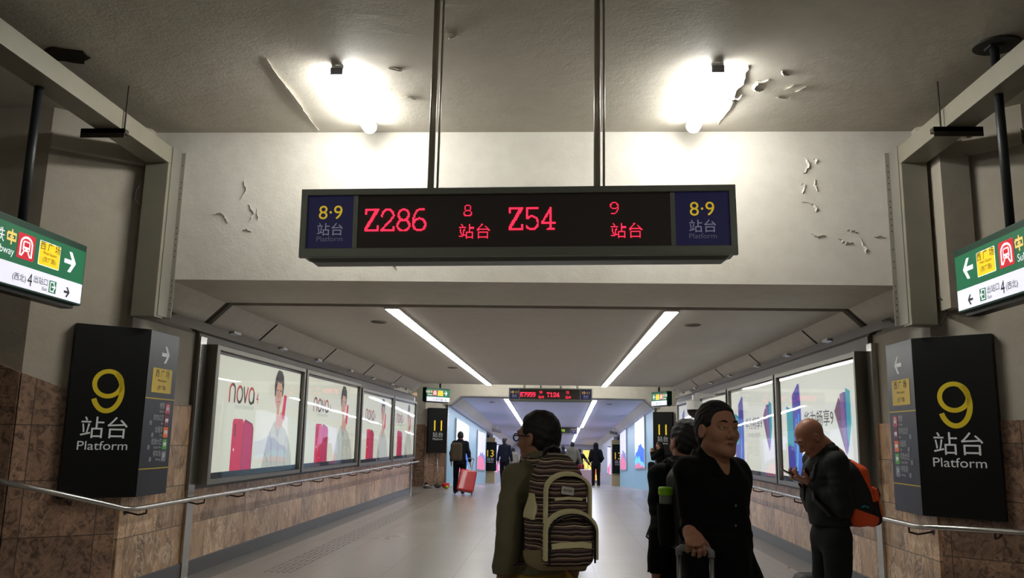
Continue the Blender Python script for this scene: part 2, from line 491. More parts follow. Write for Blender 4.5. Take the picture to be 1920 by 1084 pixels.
# backing behind the lightboxes
BACKM = mat('grey lightbox backing', (96, 90, 82), 0.45, 0.2)
struct('trim_backing_left', MB().box(XL, XL + 0.05, 8.98, YE, 0.92, 2.66), BACKM)
struct('trim_backing_right', MB().box(XR - 0.05, XR, 8.98, YE, 0.92, 2.68), BACKM)
# steel cornice bands and upright cover strips
def cornice(x, s, z0, z1, zs):
    m = MB()
    a = [(0, z0), (0.05, z0), (0.095, z0 + 0.015), (0.08, z1), (0, z1)]
    vs = [(x + s * p, y, z) for y in (7.62, YE + 0.1) for p, z in a]
    k = len(a)
    m.add(vs, [tuple(range(k)), tuple(range(k, 2 * k))] + [(i, (i + 1) % k, k + (i + 1) % k, k + i) for i in range(k)])
    return m
struct('trim_cornice_left', cornice(XL, 1, 2.63, 2.755, 0), STEELW)
struct('trim_cornice_right', cornice(XR, -1, 2.68, 2.79, 0), STEELW)
bk = MB()
for y in (9.8, 11.6, 13.4, 15.6, 17.6, 19.6, 21.6):
    bk.box(XL + 0.02, XL + 0.115, y, y + 0.22, 2.735, 2.765)
    bk.box(XR - 0.115, XR - 0.02, y + 0.3, y + 0.5, 2.77, 2.8)
struct('trim_cornice_clips', bk, STEEL)
ds = MB().box(XL, XL + 0.062, 9.0, 9.16, 0, 2.6)
ds.box(XL, XL + 0.062, YE - 0.22, YE - 0.04, 0, 2.6)
struct('trim_cover_left', ds, STEEL)
ds = MB().box(XR - 0.062, XR, 8.86, 9.0, 0, 2.6)
ds.box(XR - 0.062, XR, YE - 0.22, YE - 0.04, 0, 2.6)
struct('trim_cover_right', ds, STEEL)

# corner walls that turn away to the stairs (hall side)
def corner_wall(side, y0, y1, zt, base=0.0):
    s = side
    xw = XL if s < 0 else XR
    pts = [(xw, y1), (xw, y0), (xw + s * 0.66, y0 - 0.555), (s * 9.9, y0 - 0.555), (s * 9.9, y1)]
    F = Fr((0, 0, 0), (1, 0, 0), (0, 1, 0))
    return MB().prism(F, pts, base, zt)
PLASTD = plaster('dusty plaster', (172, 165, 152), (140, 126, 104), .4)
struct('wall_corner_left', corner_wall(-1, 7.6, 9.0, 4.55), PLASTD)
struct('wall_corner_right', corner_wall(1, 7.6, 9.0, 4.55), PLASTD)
# sloped stone dado on the corner walls
dl = Vector((-0.766, -0.643, 0)); dr = Vector((0.766, -0.643, 0))
FL_ = Fr((XL, 7.6, 0), -dl, (0, 0, 1))           # u runs towards the passage, 0 at the corner
FRr = Fr((XR, 7.6, 0), dr, (0, 0, 1))
LW = 0.66 / 0.766
d1 = MB().prism(FL_, [(-LW, 0), (0.02, 0), (0.02, 1.72), (-LW, 2.03)], 0, 0.025)
d1.prism(Fr((XL - 0.66, 7.045, 0), (1, 0, 0), (0, 0, 1)), [(-5.2, 0), (0, 0), (0, 2.03), (-1.4, 2.55), (-5.2, 3.9)], 0, 0.025)
struct('trim_granite_left', d1, MARD)
d2 = MB().prism(FRr, [(-0.02, 0), (LW, 0), (LW, 1.77), (-0.02, 1.77)], 0, 0.025)
d2.prism(Fr((XR + 0.66, 7.045, 0), (1, 0, 0), (0, 0, 1)), [(0, 0), (5.2, 0), (5.2, 1.8), (0, 1.77)], 0, 0.025)
struct('trim_granite_right', d2, MARDR)
# plaster ledges high on the corner walls
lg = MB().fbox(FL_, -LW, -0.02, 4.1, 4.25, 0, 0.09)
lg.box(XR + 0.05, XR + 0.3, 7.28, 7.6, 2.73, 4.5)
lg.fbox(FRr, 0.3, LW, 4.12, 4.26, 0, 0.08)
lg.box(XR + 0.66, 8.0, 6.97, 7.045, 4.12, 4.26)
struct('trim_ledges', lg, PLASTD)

# painted steel beams along the hall ceiling with their posts
def beam(side, x0, x1):
    m = MB().box(x0, x1, -6, 7.6, 4.1, 4.27)
    m.box(x0, x1, 7.45, 7.62, 2.6, 4.1)
    return m
struct('trim_beam_left', beam(-1, -4.0, -3.77), OLIVE, bevel=0.006)
struct('trim_beam_right', beam(1, 3.13, 3.36), OLIVE, bevel=0.006)
pl = MB()
for s, x in ((-1, -3.765), (1, 3.125)):
    # perforated angle beside the post
    pl.box(x - 0.002 if s > 0 else x, x + 0.002 if s > 0 else x + 0.002, 7.5, 7.69, 2.62, 4.28)
    pl.box(min(x, x - s * 0.04), max(x, x - s * 0.04), 7.688, 7.7, 2.62, 4.28)
struct('trim_angle', pl, mat('galvanised angle', (150, 146, 136), 0.5, 0.5))
pdots = MB()
for s, x in ((-1, -3.765), (1, 3.125)):
    for i in range(26):
        z = 2.7 + i * 0.058
        if random.random() < 0.75:
            pdots.disc(Fr((x - s * 0.02, 7.687, z), (1, 0, 0), (0, 0, 1)), 0, 0, 0.006, k=8, n0=0.0005)
struct('trim_holes', pdots, DARKGAP)

# cross hall between the passages
struct('ceiling_cross', MB().box(-10, 9, YE - 0.02, 27.2, 3.75, 3.95), CEILM)
a2 = [(-9.9, 3.9), (-9.9, -0.1), (-4.25, -0.1), (-4.25, 2.55), (-3.45, 2.55), (-3.12, 2.83), (2.76, 2.83), (3.08, 2.55), (3.62, 2.55), (3.62, -0.1), (8.9, -0.1), (8.9, 3.9)]
struct('wall_cross', MB().prism(XZ(Y2), a2, -0.6, 0), PLASTER)
struct('wall_over_passage', MB().box(-10, 9, YE - 0.25, YE - 0.03, 3.2, 3.9), PLASTER)
def cw2(s):
    xw = -3.55 if s < 0 else 3.1
    pts = [(xw, 27.1), (xw, 26.62), (xw + s * 0.6, 26.12), (s * 9.9, 26.12), (s * 9.9, 27.1)]
    return MB().prism(Fr((0, 0, 0), (1, 0, 0), (0, 1, 0)), pts, -0.1, 3.8 if False else 2.6)
struct('wall_cross_left', cw2(-1), PLASTER)
struct('wall_cross_right', cw2(1), PLASTER)
F2L = Fr((-3.55, 26.62, 0), (0.6, 0.5, 0), (0, 0, 1)); F2R = Fr((3.1, 26.62, 0), (0.6, -0.5, 0), (0, 0, 1))
w2 = math.hypot(0.6, 0.5)
dd = MB().prism(F2L, [(-w2, 0.05), (0, 0.0), (0, 1.75), (-w2, 1.85)], 0, 0.025)
dd.box(-9, -4.15, 26.09, 26.12, 0, 1.9)
dd.prism(F2R, [(0, 0.0), (w2, 0.0), (w2, 1.8), (0, 1.75)], 0, 0.025)
dd.box(3.7, 8.5, 26.09, 26.12, 0, 1.8)
struct('trim_dado_cross', dd, MARD)
struct('trim_corner_steel', MB().box(-3.56, -3.50, 26.58, 26.68, 0, 2.56).box(3.05, 3.11, 26.58, 26.68, 0, 2.56), STEEL)
# stairs rising to the sides of the cross hall and of the main hall
st = MB()
for i in range(9):
    st.box(-4.55 - 0.3 * (i + 1), -4.55 - 0.3 * i, 24.0, 26.1, -0.01, 0.15 * (i + 1))
struct('trim_stairs_cross', st, GRAYBASE)

# second passage: ramp with pale blue hoardings
BLUE = mat('pale blue hoarding', (140, 188, 204), 0.35, var=(1.2, 0.06))
LAV = mat('lavender white ceiling board', (184, 184, 206), 0.5, var=(0.8, 0.08))
def slab2(pts_xz, y0, y1):
    """a cross-section carried down the ramp"""
    k = len(pts_xz)
    vs = [(x, y, z - SL * (y - Y2)) for y in (y0, y1) for x, z in pts_xz]
    return MB().add(vs, [tuple(range(k)), tuple(range(2 * k - 1, k - 1, -1))] + [(i, (i + 1) % k, k + (i + 1) % k, k + i) for i in range(k)])
struct('ceiling_ramp', slab2([(-4.0, 3.2), (-4.0, 2.5), (-3.55, 2.53), (-3.45, 2.55), (-3.12, 2.83), (2.76, 2.83), (3.08, 2.55), (3.2, 2.53), (3.55, 2.5), (3.55, 3.2)], Y2 + 0.6, Y3), LAV)
struct('wall_ramp_left', slab2([(-3.75, -0.05), (-3.55, -0.05), (-3.55, 2.56), (-3.75, 2.56)], Y2 + 0.2, 42.0), BLUE)
struct('wall_ramp_right', slab2([(3.1, -0.05), (3.3, -0.05), (3.3, 2.56), (3.1, 2.56)], Y2 + 0.2, 42.0), BLUE)
for nm_, q_ in (('trim_chamfer_left', [(-3.46, 2.545), (-3.12, 2.825), (-3.13, 2.815), (-3.47, 2.535)]), ('trim_chamfer_right', [(3.09, 2.545), (2.76, 2.825), (2.77, 2.815), (3.1, 2.535)])):
    struct(nm_, slab2(q_, Y2 + 0.61, Y3 - .1), CEIL2)
GREYW = mat('grey blue far hoarding', (150, 158, 170), 0.4)
struct('wall_far_left', slab2([(-3.65, -0.05), (-3.45, -0.05), (-3.45, 2.56), (-3.65, 2.56)], 45.0, Y3), GREYW)
struct('wall_far_right', slab2([(3.0, -0.05), (3.2, -0.05), (3.2, 2.56), (3.0, 2.56)], 45.0, Y3), GREYW)
CREAM = mat('cream painted pier', (186, 168, 126), 0.6)
struct('trim_pier_left', slab2([(-4.1, -0.05), (-3.2, -0.05), (-3.2, 2.3), (-4.1, 2.3)], 43.2, 44.0), CREAM)
struct('trim_pier_right', slab2([(2.78, -0.05), (3.7, -0.05), (3.7, 2.3), (2.78, 2.3)], 43.2, 44.0), CREAM)
struct('wall_end', MB().box(-5, 5, Y3, Y3 + 0.3, -2.5, 2.0), mat('far end wall', (176, 172, 186), 0.5))

# floor details
tp = MB()
for x0, ya, yb in ((1.95, 11.0, YE), (-3.3, 9.6, YE)):
    for i in range(5):
        y = ya
        while y < yb:
            tp.box(x0 + i * 0.07, x0 + i * 0.07 + 0.03, y, min(yb, y + 0.27), 0, 0.004)
            y += 0.3
struct('trim_tactile_paving', tp, mat('worn tactile bars', (134, 128, 122), 0.3))
struct('trim_floor_channel', MB().box(2.36, 2.385, 5, YE, 0, 0.003).box(2.56, 2.585, 5, YE, 0, 0.003), mat('worn channel edge', (172, 166, 156), 0.35, 0.3))
struct('trim_floor_border', MB().box(XL + 0.05, XL + 0.33, 7.7, YE, 0, 0.002).box(XR - 0.4, XR - 0.05, 7.7, YE, 0, 0.002), mat('border stone', (112, 108, 102), 0.3, var=(5, 0.12)))

# ================================================================== LAMPS
TUBEG = glow('lit fluorescent tube', (255, 255, 250), TUBE_W)
TUBEF = glow('lit fluorescent tube of the cross hall', (255, 253, 244), FAR_TUBE_W)
STRIPG = glow('lit strip diffuser', (255, 254, 248), STRIP_W)
STRIPB = glow('lit cool strip diffuser', (236, 240, 255), STRIP_W * 1.7)
WHITEM = mat('white enamel', (214, 214, 210), 0.4)

def tube_light(x, y0, y1, z, label, m, wid=0.05):
    t = thing('fluorescent_light', label, 'ceiling light', (x, (y0 + y1) / 2, z), group=None)
    MB().box(x - wid, x + wid, y0, y1, z - 0.05, z - 0.002).build('batten', WHITEM, t, bevel=0.004)
    MB().tube([(x, y0 + 0.02, z - 0.062), (x, y1 - 0.02, z - 0.062)], 0.066, 14).build('glare_tube', m, t, smooth=True)  # glowing tube swollen in shape to stand for the glare around the lamp
    MB().box(x - wid, x + wid, y0 - 0.02, y0 + 0.02, z - 0.09, z - 0.03).build('end_cap', mat('grey lamp holder', (120, 118, 126), 0.5), t)
    MB().box(x - wid, x + wid, y1 - 0.02, y1 + 0.02, z - 0.09, z - 0.03).build('end_cap', MATS['grey lamp holder'], t)
    return t
tube_light(-1.81, 6.2, 7.42, 4.5, 'bright fluorescent batten on the hall ceiling beside the long straight paint crack', TUBEG)
tube_light(1.24, 6.2, 7.42, 4.5, 'bright fluorescent batten on the hall ceiling beside curling paint flakes', TUBEG)
DIMT = glow('fluorescent tube behind', (255, 250, 236), 56.0)
for x_, w_ in ((-3.2, 'left'), (2.6, 'right')):
    tube_light(x_, -1.2, 0.0, 4.5, 'fluorescent batten farther back on the hall ceiling, %s row' % w_, DIMT)
for x_, w_ in ((-1.9, 'left'), (1.3, 'right')):
    tube_light(x_, 24.6, 25.8, 3.75, 'fluorescent batten over the cross hall behind the passage, %s one' % w_, TUBEF)

def strip_light(x, y0, y1, zf, label, m):
    t = thing('strip_light', label, 'ceiling light', (x, y0, zf(y0)))
    a = MB()
    vs = []
    for y in (y0, y1):
        z = zf(y)
        vs += [(x - 0.085, y, z), (x + 0.085, y, z), (x + 0.085, y, z - 0.02), (x - 0.085, y, z - 0.02)]
    q = [(0, 1, 2, 3), (4, 5, 6, 7), (0, 1, 5, 4), (1, 2, 6, 5), (2, 3, 7, 6), (3, 0, 4, 7)]
    a.add(vs, q).build('housing', WHITEM, t)
    vs = []
    for y in (y0 + 0.01, y1 - 0.01):
        z = zf(y)
        vs += [(x - 0.068, y, z - 0.012), (x + 0.068, y, z - 0.012), (x + 0.068, y, z - 0.03), (x - 0.068, y, z - 0.03)]
    MB().add(vs, q).build('diffuser', m, t)
    return t
flat3 = lambda y: 3.0
strip_light(-1.92, 9.32, YE - 0.05, flat3, 'long glowing strip light in the passage ceiling on the red phone poster side', STRIPG)
strip_light(1.28, 9.32, YE - 0.05, flat3, 'long glowing strip light in the passage ceiling on the blue phone poster side', STRIPG)
ramp_z = lambda y: 2.83 - SL * (y - Y2)
strip_light(-1.68, Y2 + 0.65, 41.6, ramp_z, 'cool white strip light in the ramp ceiling beyond the far train display, left one', STRIPB)
strip_light(1.2, Y2 + 0.65, 41.6, ramp_z, 'cool white strip light in the ramp ceiling beyond the far train display, right one', STRIPB)
strip_light(-1.6, 42.4, Y3 - 1, ramp_z, 'most distant strip light at the end of the ramp, left one', STRIPB)
strip_light(1.08, 42.4, Y3 - 1, ramp_z, 'most distant strip light at the end of the ramp, right one', STRIPB)

VENTM = mat('grey ceiling fitting', (120, 112, 104), 0.6)
def vent(x, y, z, label):
    t = thing('ceiling_speaker', label, 'speaker', (x, y, z), group='round fittings in the passage ceilings')
    F = Fr((x, y, z), (1, 0, 0), (0, -1, 0))
    MB().disc(F, 0, 0, 0.105, n0=-0.002, n1=0.012, k=28).build('rim', VENTM, t)
    MB().disc(F, 0, 0, 0.085, n0=0.012, n1=0.016, k=28).build('grille', mat('dark ceiling grille', (74, 68, 62), 0.7), t)
vent(-2.33, 10.54, 3.0, 'round flush speaker in the passage ceiling outside the left strip light, nearest the lintel')
vent(1.7, 10.51, 3.0, 'round flush speaker in the passage ceiling outside the right strip light, nearest the lintel')
vent(-2.25, 17.6, 3.0, 'small round flush speaker midway along the passage ceiling, left of the strip lights')
vent(-2.25, 28.6, ramp_z(28.6) , 'small round flush speaker in the ramp ceiling, left of the cool strip lights')
vent(1.75, 28.6, ramp_z(28.6), 'small round flush speaker in the ramp ceiling, right of the cool strip lights')

# ================================================================== TRAIN DISPLAYS
LEDR = glow('red display dots', (255, 40, 70), 2.6)
LEDG = glow('green display dots', (170, 220, 40), 1.4)
SCREEN = mat('dark display screen', (62, 55, 52), 0.5, spec=.4)
HOUSE = mat('grey green display housing', (122, 128, 121), 0.42, 0.2)
HOUSED = mat('dark grey display bezel', (100, 106, 100), 0.45, 0.2)
NAVY = mat('navy sign panel', (30, 32, 88), 0.45, em=0.12, emcol=(34, 36, 108))
YEL = mat('yellow sign print', (238, 200, 44), 0.4, em=0.45)
PALE = mat('pale lilac sign print', (170, 172, 196), 0.4, em=0.22)
PALE2 = mat('dull lilac sign print', (130, 132, 160), 0.4, em=0.15)

# strokes of slab-serif characters in a 1 x 1.6 box
def arc(cx, cy, rx, ry, a0, a1, k=14):
    return [(cx + rx * math.cos(math.radians(a0 + (a1 - a0) * i / k)), cy + ry * math.sin(math.radians(a0 + (a1 - a0) * i / k))) for i in range(k + 1)]
GLY = {
    'Z': [[(.08, 1.25), (.08, 1.52), (.92, 1.52), (.06, .06), (.94, .06), (.94, .36)], [(.8, 1.52), (0, .06)]],
    '2': [arc(.5, 1.12, .4, .42, 190, -20) + [(.06, .06), (.94, .06), (.94, .3)]],
    '8': [arc(.5, 1.16, .36, .38, 0, 360, 20), arc(.5, .4, .42, .38, 0, 360, 20)],
    '6': [arc(.5, .46, .42, .42, 0, 360, 20), arc(.62, .7, .54, .86, 180, 70)],
    '5': [[(.88, 1.52), (.16, 1.52), (.12, .86)], arc(.48, .5, .42, .46, 130, -150)],
    '4': [[(.66, .04), (.66, 1.54), (.04, .46), (.98, .46)], [(.44, .05), (.88, .05)]],
    '9': [arc(.5, 1.12, .42, .42, 0, 360, 20), arc(.38, .9, .54, .86, 0, -110)],
    'K': [[(.16, .05), (.16, 1.52)], [(.9, 1.5), (.2, .7)], [(.38, .9), (.92, .06)], [(.02, .05), (.34, .05)], [(.02, 1.52), (.34, 1.52)], [(.74, .05), (1, .05)], [(.7, 1.52), (1, 1.52)]],
    '7': [[(.06, 1.25), (.06, 1.52), (.94, 1.52), (.42, .04)]],
    'T': [[(.04, 1.2), (.04, 1.52), (.96, 1.52), (.96, 1.2)], [(.5, 1.52), (.5, .05)], [(.3, .05), (.7, .05)]],
    '1': [[(.22, 1.25), (.52, 1.5), (.52, .05)], [(.22, .05), (.82, .05)]],
    '0': [arc(.5, .78, .38, .74, 0, 360, 22)],
}
def seg_dist(px, py, pl):
    d = 9.0
    for (a, b) in zip(pl[:-1], pl[1:]):
        vx, vy = b[0] - a[0], b[1] - a[1]; wx, wy = px - a[0], py - a[1]
        t = max(0.0, min(1.0, (wx * vx + wy * vy) / (vx * vx + vy * vy + 1e-9)))
        d = min(d, math.hypot(wx - t * vx, wy - t * vy))
    return d
def dot_string(mb, F, s, u0, v0, w, h, pitch, gapf=0.12, stroke=0.07):
    cw = w / (len(s) + gapf * (len(s) - 1)); 
    for ci, ch in enumerate(s):
        x0 = u0 + ci * cw * (1 + gapf)
        nu = max(3, int(cw / pitch)); nv = int(h / pitch)
        for i in range(nu):
            for j in range(nv):
                gx, gy = (i + .5) / nu, (j + .5) / nv * 1.6
                if min(seg_dist(gx, gy, pl) for pl in GLY[ch]) < stroke:
                    c = (x0 + (i + .5) * cw / nu, v0 + (j + .5) * h / nv); r = pitch * (0.43 if pitch < .008 else .52)
                    mb.poly(F, [(c[0] - r, c[1] - r), (c[0] + r, c[1] - r), (c[0] + r, c[1] + r), (c[0] - r, c[1] + r)], 0.003)
def in_tri(p, a, b, c):
    d = lambda p, q, r: (p[0] - r[0]) * (q[1] - r[1]) - (q[0] - r[0]) * (p[1] - r[1])
    s1, s2, s3 = d(p, a, b), d(p, b, c), d(p, c, a)
    return not ((s1 < 0 or s2 < 0 or s3 < 0) and (s1 > 0 or s2 > 0 or s3 > 0))
def dot_text(mb, F, s, u0, v0, w, h, pitch):
    vs, fs = text_mesh(s)
    x0 = min(p[0] for p in vs); x1 = max(p[0] for p in vs); y0 = min(p[1] for p in vs); y1 = max(p[1] for p in vs)
    nu, nv = int(w / pitch), int(h / pitch)
    tris = [[vs[i] for i in (f[0], f[k], f[k + 1])] for f in fs for k in range(1, len(f) - 1)]
    for i in range(nu):
        for j in range(nv):
            q = (x0 + (i + .5) / nu * (x1 - x0), y0 + (j + .5) / nv * (y1 - y0))
            if any(min(a[0], b[0], c[0]) <= q[0] <= max(a[0], b[0], c[0]) and in_tri(q, a, b, c) for a, b, c in tris):
                c = (u0 + (i + .5) * pitch, v0 + (j + .5) * pitch); r = pitch * 0.43
                mb.poly(F, [(c[0] - r, c[1] - r), (c[0] + r, c[1] - r), (c[0] + r, c[1] + r), (c[0] - r, c[1] + r)], 0.003)

def train_display(o, tilt, W, Hh, label, plat, rows, rods, ztop, near=True, mdots=LEDR):
    F = Fr(o, (1, 0, tilt), (-tilt, 0, 1))
    t = thing('train_display', label, 'display board', o)
    k = W / 2.78
    d = 0.24 * k
    hb = MB().fbox(F, -W / 2, W / 2, -Hh / 2 + 0.02 * k, Hh / 2, -d, -0.02 * k)
    # lower tray, set back and chamfered
    hb.add([F.p(u, v, n) for u, v, n in ((-W / 2 + .02 * k, -Hh / 2 + .02 * k, -.02 * k), (W / 2 - .02 * k, -Hh / 2 + .02 * k, -.02 * k), (W / 2 - .02 * k, -Hh / 2 + .02 * k, -d), (-W / 2 + .02 * k, -Hh / 2 + .02 * k, -d),
                                          (-W / 2 + .07 * k, -Hh / 2 - .02 * k, -.06 * k), (W / 2 - .07 * k, -Hh / 2 - .02 * k, -.06 * k), (W / 2 - .07 * k, -Hh / 2 - .02 * k, -d + .04 * k), (-W / 2 + .07 * k, -Hh / 2 - .02 * k, -d + .04 * k))],
           [(0, 1, 2, 3), (4, 5, 6, 7), (0, 1, 5, 4), (1, 2, 6, 5), (2, 3, 7, 6), (3, 0, 4, 7)])
    hb.build('housing', HOUSED, t, bevel=0.006 * k)
    b = 0.042 * k
    bz = MB()
    # mitred bezel, proud of the screen
    for pts in ([(-W / 2, -Hh / 2), (W / 2, -Hh / 2), (W / 2 - b, -Hh / 2 + b * 1.4), (-W / 2 + b, -Hh / 2 + b * 1.4)],
                [(-W / 2, Hh / 2), (-W / 2 + b, Hh / 2 - b), (W / 2 - b, Hh / 2 - b), (W / 2, Hh / 2)],
                [(-W / 2, -Hh / 2), (-W / 2 + b, -Hh / 2 + b * 1.4), (-W / 2 + b, Hh / 2 - b), (-W / 2, Hh / 2)],
                [(W / 2, -Hh / 2), (W / 2, Hh / 2), (W / 2 - b, Hh / 2 - b), (W / 2 - b, -Hh / 2 + b * 1.4)]):
        bz.prism(F, pts, -0.03 * k, 0.012 * k)
    bz.build('bezel', HOUSE, t, bevel=0.004 * k)
    s0, s1 = -1.05 * k, 1.01 * k
    v0, v1 = -Hh / 2 + b * 1.4, Hh / 2 - b
    MB().fbox(F, s0 + .03 * k, s1 - .03 * k, v0, v1, -0.03, -0.012).build('screen', SCREEN, t)
    MB().fbox(F, s0, s0 + .03 * k, v0, v1, -0.03, -0.004).build('divider', HOUSE, t)
    MB().fbox(F, s1 - .03 * k, s1, v0, v1, -0.03, -0.004).build('divider', HOUSE, t)
    G = Fr(F.p(0, 0, -0.010), F.R, F.U)
    for (a, c) in ((-W / 2 + b, s0), (s1, W / 2 - b)):
        pn = MB().fbox(F, a, c, v0, v1, -0.03, -0.010).build('platform_panel', NAVY, t)
        m = (a + c) / 2
        MB().text(G, plat, m, 0.03 * k, 0.094 * k, sx=1.0).build('number_lettering', YEL, pn, fix=False)
        MB().text(G, '站台', m, -0.072 * k, 0.075 * k, cap=0.84).build('chinese_lettering', PALE, pn, fix=False)
        MB().text(G, 'Platform', m, -0.118 * k, 0.034 * k, sx=1.1).build('english_lettering', PALE2, pn, fix=False)
    pitch = 0.0064 if near else 0.009
    for kind, s, u, v, w, h in rows:
        dm = MB()
        if kind == 'd': dot_string(dm, G, s, u * k, v * k, w * k, h * k, pitch, stroke=.07 if near else .105)
        elif kind == 'f': dm.text(G, s, (u + w / 2) * k, v * k, h * k, sx=0.9)
        else: dot_text(dm, G, s, u * k, v * k, w * k, h * k, pitch)
        dm.build('display_characters', mdots, t, fix=False)
    for u in rods:
        p = F.p(u, Hh / 2 - 0.01, -d / 2)
        MB().tube([p, (p.x, p.y, ztop)], 0.022 if near else 0.02, 12).tube([(p.x + .045, p.y, p.z), (p.x + .045, p.y, ztop)], 0.008, 8).build('hanging_rod', RODM, t, smooth=True)
    return t
train_display((-0.278, 5.1, 2.905), 0.014, 2.78, 0.452, 'large hanging train display with red Z286 and Z54 between two blue platform panels', '8·9',
              [('d', 'Z286', -.973, -.055, .4, .150), ('d', '8', -.335, .04, .055, .075), ('t', '站台', -.362, -.108, .2, .096),
               ('d', 'Z54', -.044, -.055, .30, .150), ('d', '9', .60, .045, .055, .078), ('t', '站台', .604, -.112, .2, .096)],
              (-0.57, 0.525), 4.5)
train_display((-0.22, 25.0, 2.835), 0.004, 2.5, 0.385, 'smaller far train display with red K7959 and T124 at the passage end', '10·11',
              [('d', 'K7959', -1.0, -.075, .5, .150), ('d', '10', -.37, .04, .1, .08), ('t', '站台', -.40, -.125, .2, .096),
               ('d', 'T124', -.12, -.075, .42, .150), ('d', '11', .52, .04, .1, .08), ('t', '站台', .50, -.125, .2, .096)],
              (-0.8, -0.3, 0.3, 0.8), 3.75, near=False)
train_display((-0.16, 41.9, 1.94), 0.0, 2.3, 0.36, 'most distant hanging train display with faint green characters', '12·13',
              [('f', '站台', -.1, -.06, .3, .13), ('f', '站台', .35, -.06, .3, .13)], (-0.7, 0.3, 0.6), 2.13, near=False, mdots=LEDG)

# ================================================================== GREEN DIRECTION SIGNS
GREENB = mat('dark green sign case', (16, 62, 48), 0.4, 0.2)
GREENG = mat('lit green sign face', (10, 110, 72), 0.35, em=0.22, emcol=(10, 120, 80))
WGLOW = mat('lit white sign strip', (226, 226, 238), 0.35, em=0.62, emcol=(232, 232, 248))
YGLOW = mat('lit yellow sign square', (246, 206, 20), 0.35, em=0.6)
RGLOW = mat('lit red metro square', (206, 16, 44), 0.35, em=0.5)
WPRINT = mat('lit white print', (235, 238, 240), 0.4, em=0.7)
KPRINT = mat('black print', (22, 22, 26), 0.5)
GOLD = mat('pale gold emblem', (236, 206, 120), 0.4, em=0.5)

def arrow(mb, F, u, v, s, d=1, n=0.003):
    """arrow along +u (d=1) or -u (d=-1): bar and two slanted barbs with square ends"""
    q = lambda pts: mb.poly(F, [(u + d * a * s, v + b * s) for a, b in pts], n)
    q([(-.5, -.11), (.18, -.11), (.18, .11), (-.5, .11)])
    q([(.5, 0), (.1, .52), (-.16, .52), (.22, 0)])
    q([(.5, 0), (.22, 0), (-.16, -.52), (.1, -.52)])
def metro_icon(t, F, cu, cv, w, h, mred, mw_, name='metro_symbol'):
    sq = MB().rrect(F, cu, cv, w, h, w * 0.06, 0.0015).build(name, mred, t, fix=False)
    G = Fr(F.p(cu, cv), F.R, F.U); a = w / 2; m = MB()
    m.ribbon(G, [(-.66 * a, -.78 * h / 2), (-.66 * a, .1 * h)] + arc(0, .1 * h, .66 * a, .27 * h, 180, 0, 12) + [(.66 * a, -.78 * h / 2)], w * .085, .003)
    m.rrect(G, 0, .02 * h, .42 * w, .42 * h, w * .09, .003)
    m.ribbon(G, [(-.12 * w, -.2 * h), (-.26 * w, -.39 * h)], w * .07, .003)
    m.ribbon(G, [(.12 * w, -.2 * h), (.26 * w, -.39 * h)], w * .07, .003)
    m.build('symbol_lines', mw_, sq, fix=False)
    k = MB().rrect(G, 0, .08 * h, .29 * w, .17 * h, w * .03, .0045)
    k.disc(G, -.11 * w, -.11 * h, .035 * w, n0=.0045, k=12).disc(G, .11 * w, -.11 * h, .035 * w, n0=.0045, k=12).rect(G, -.11 * w, .11 * w, .195 * h, .21 * h, .0045)
    k.build('symbol_window', mred, sq, fix=False)

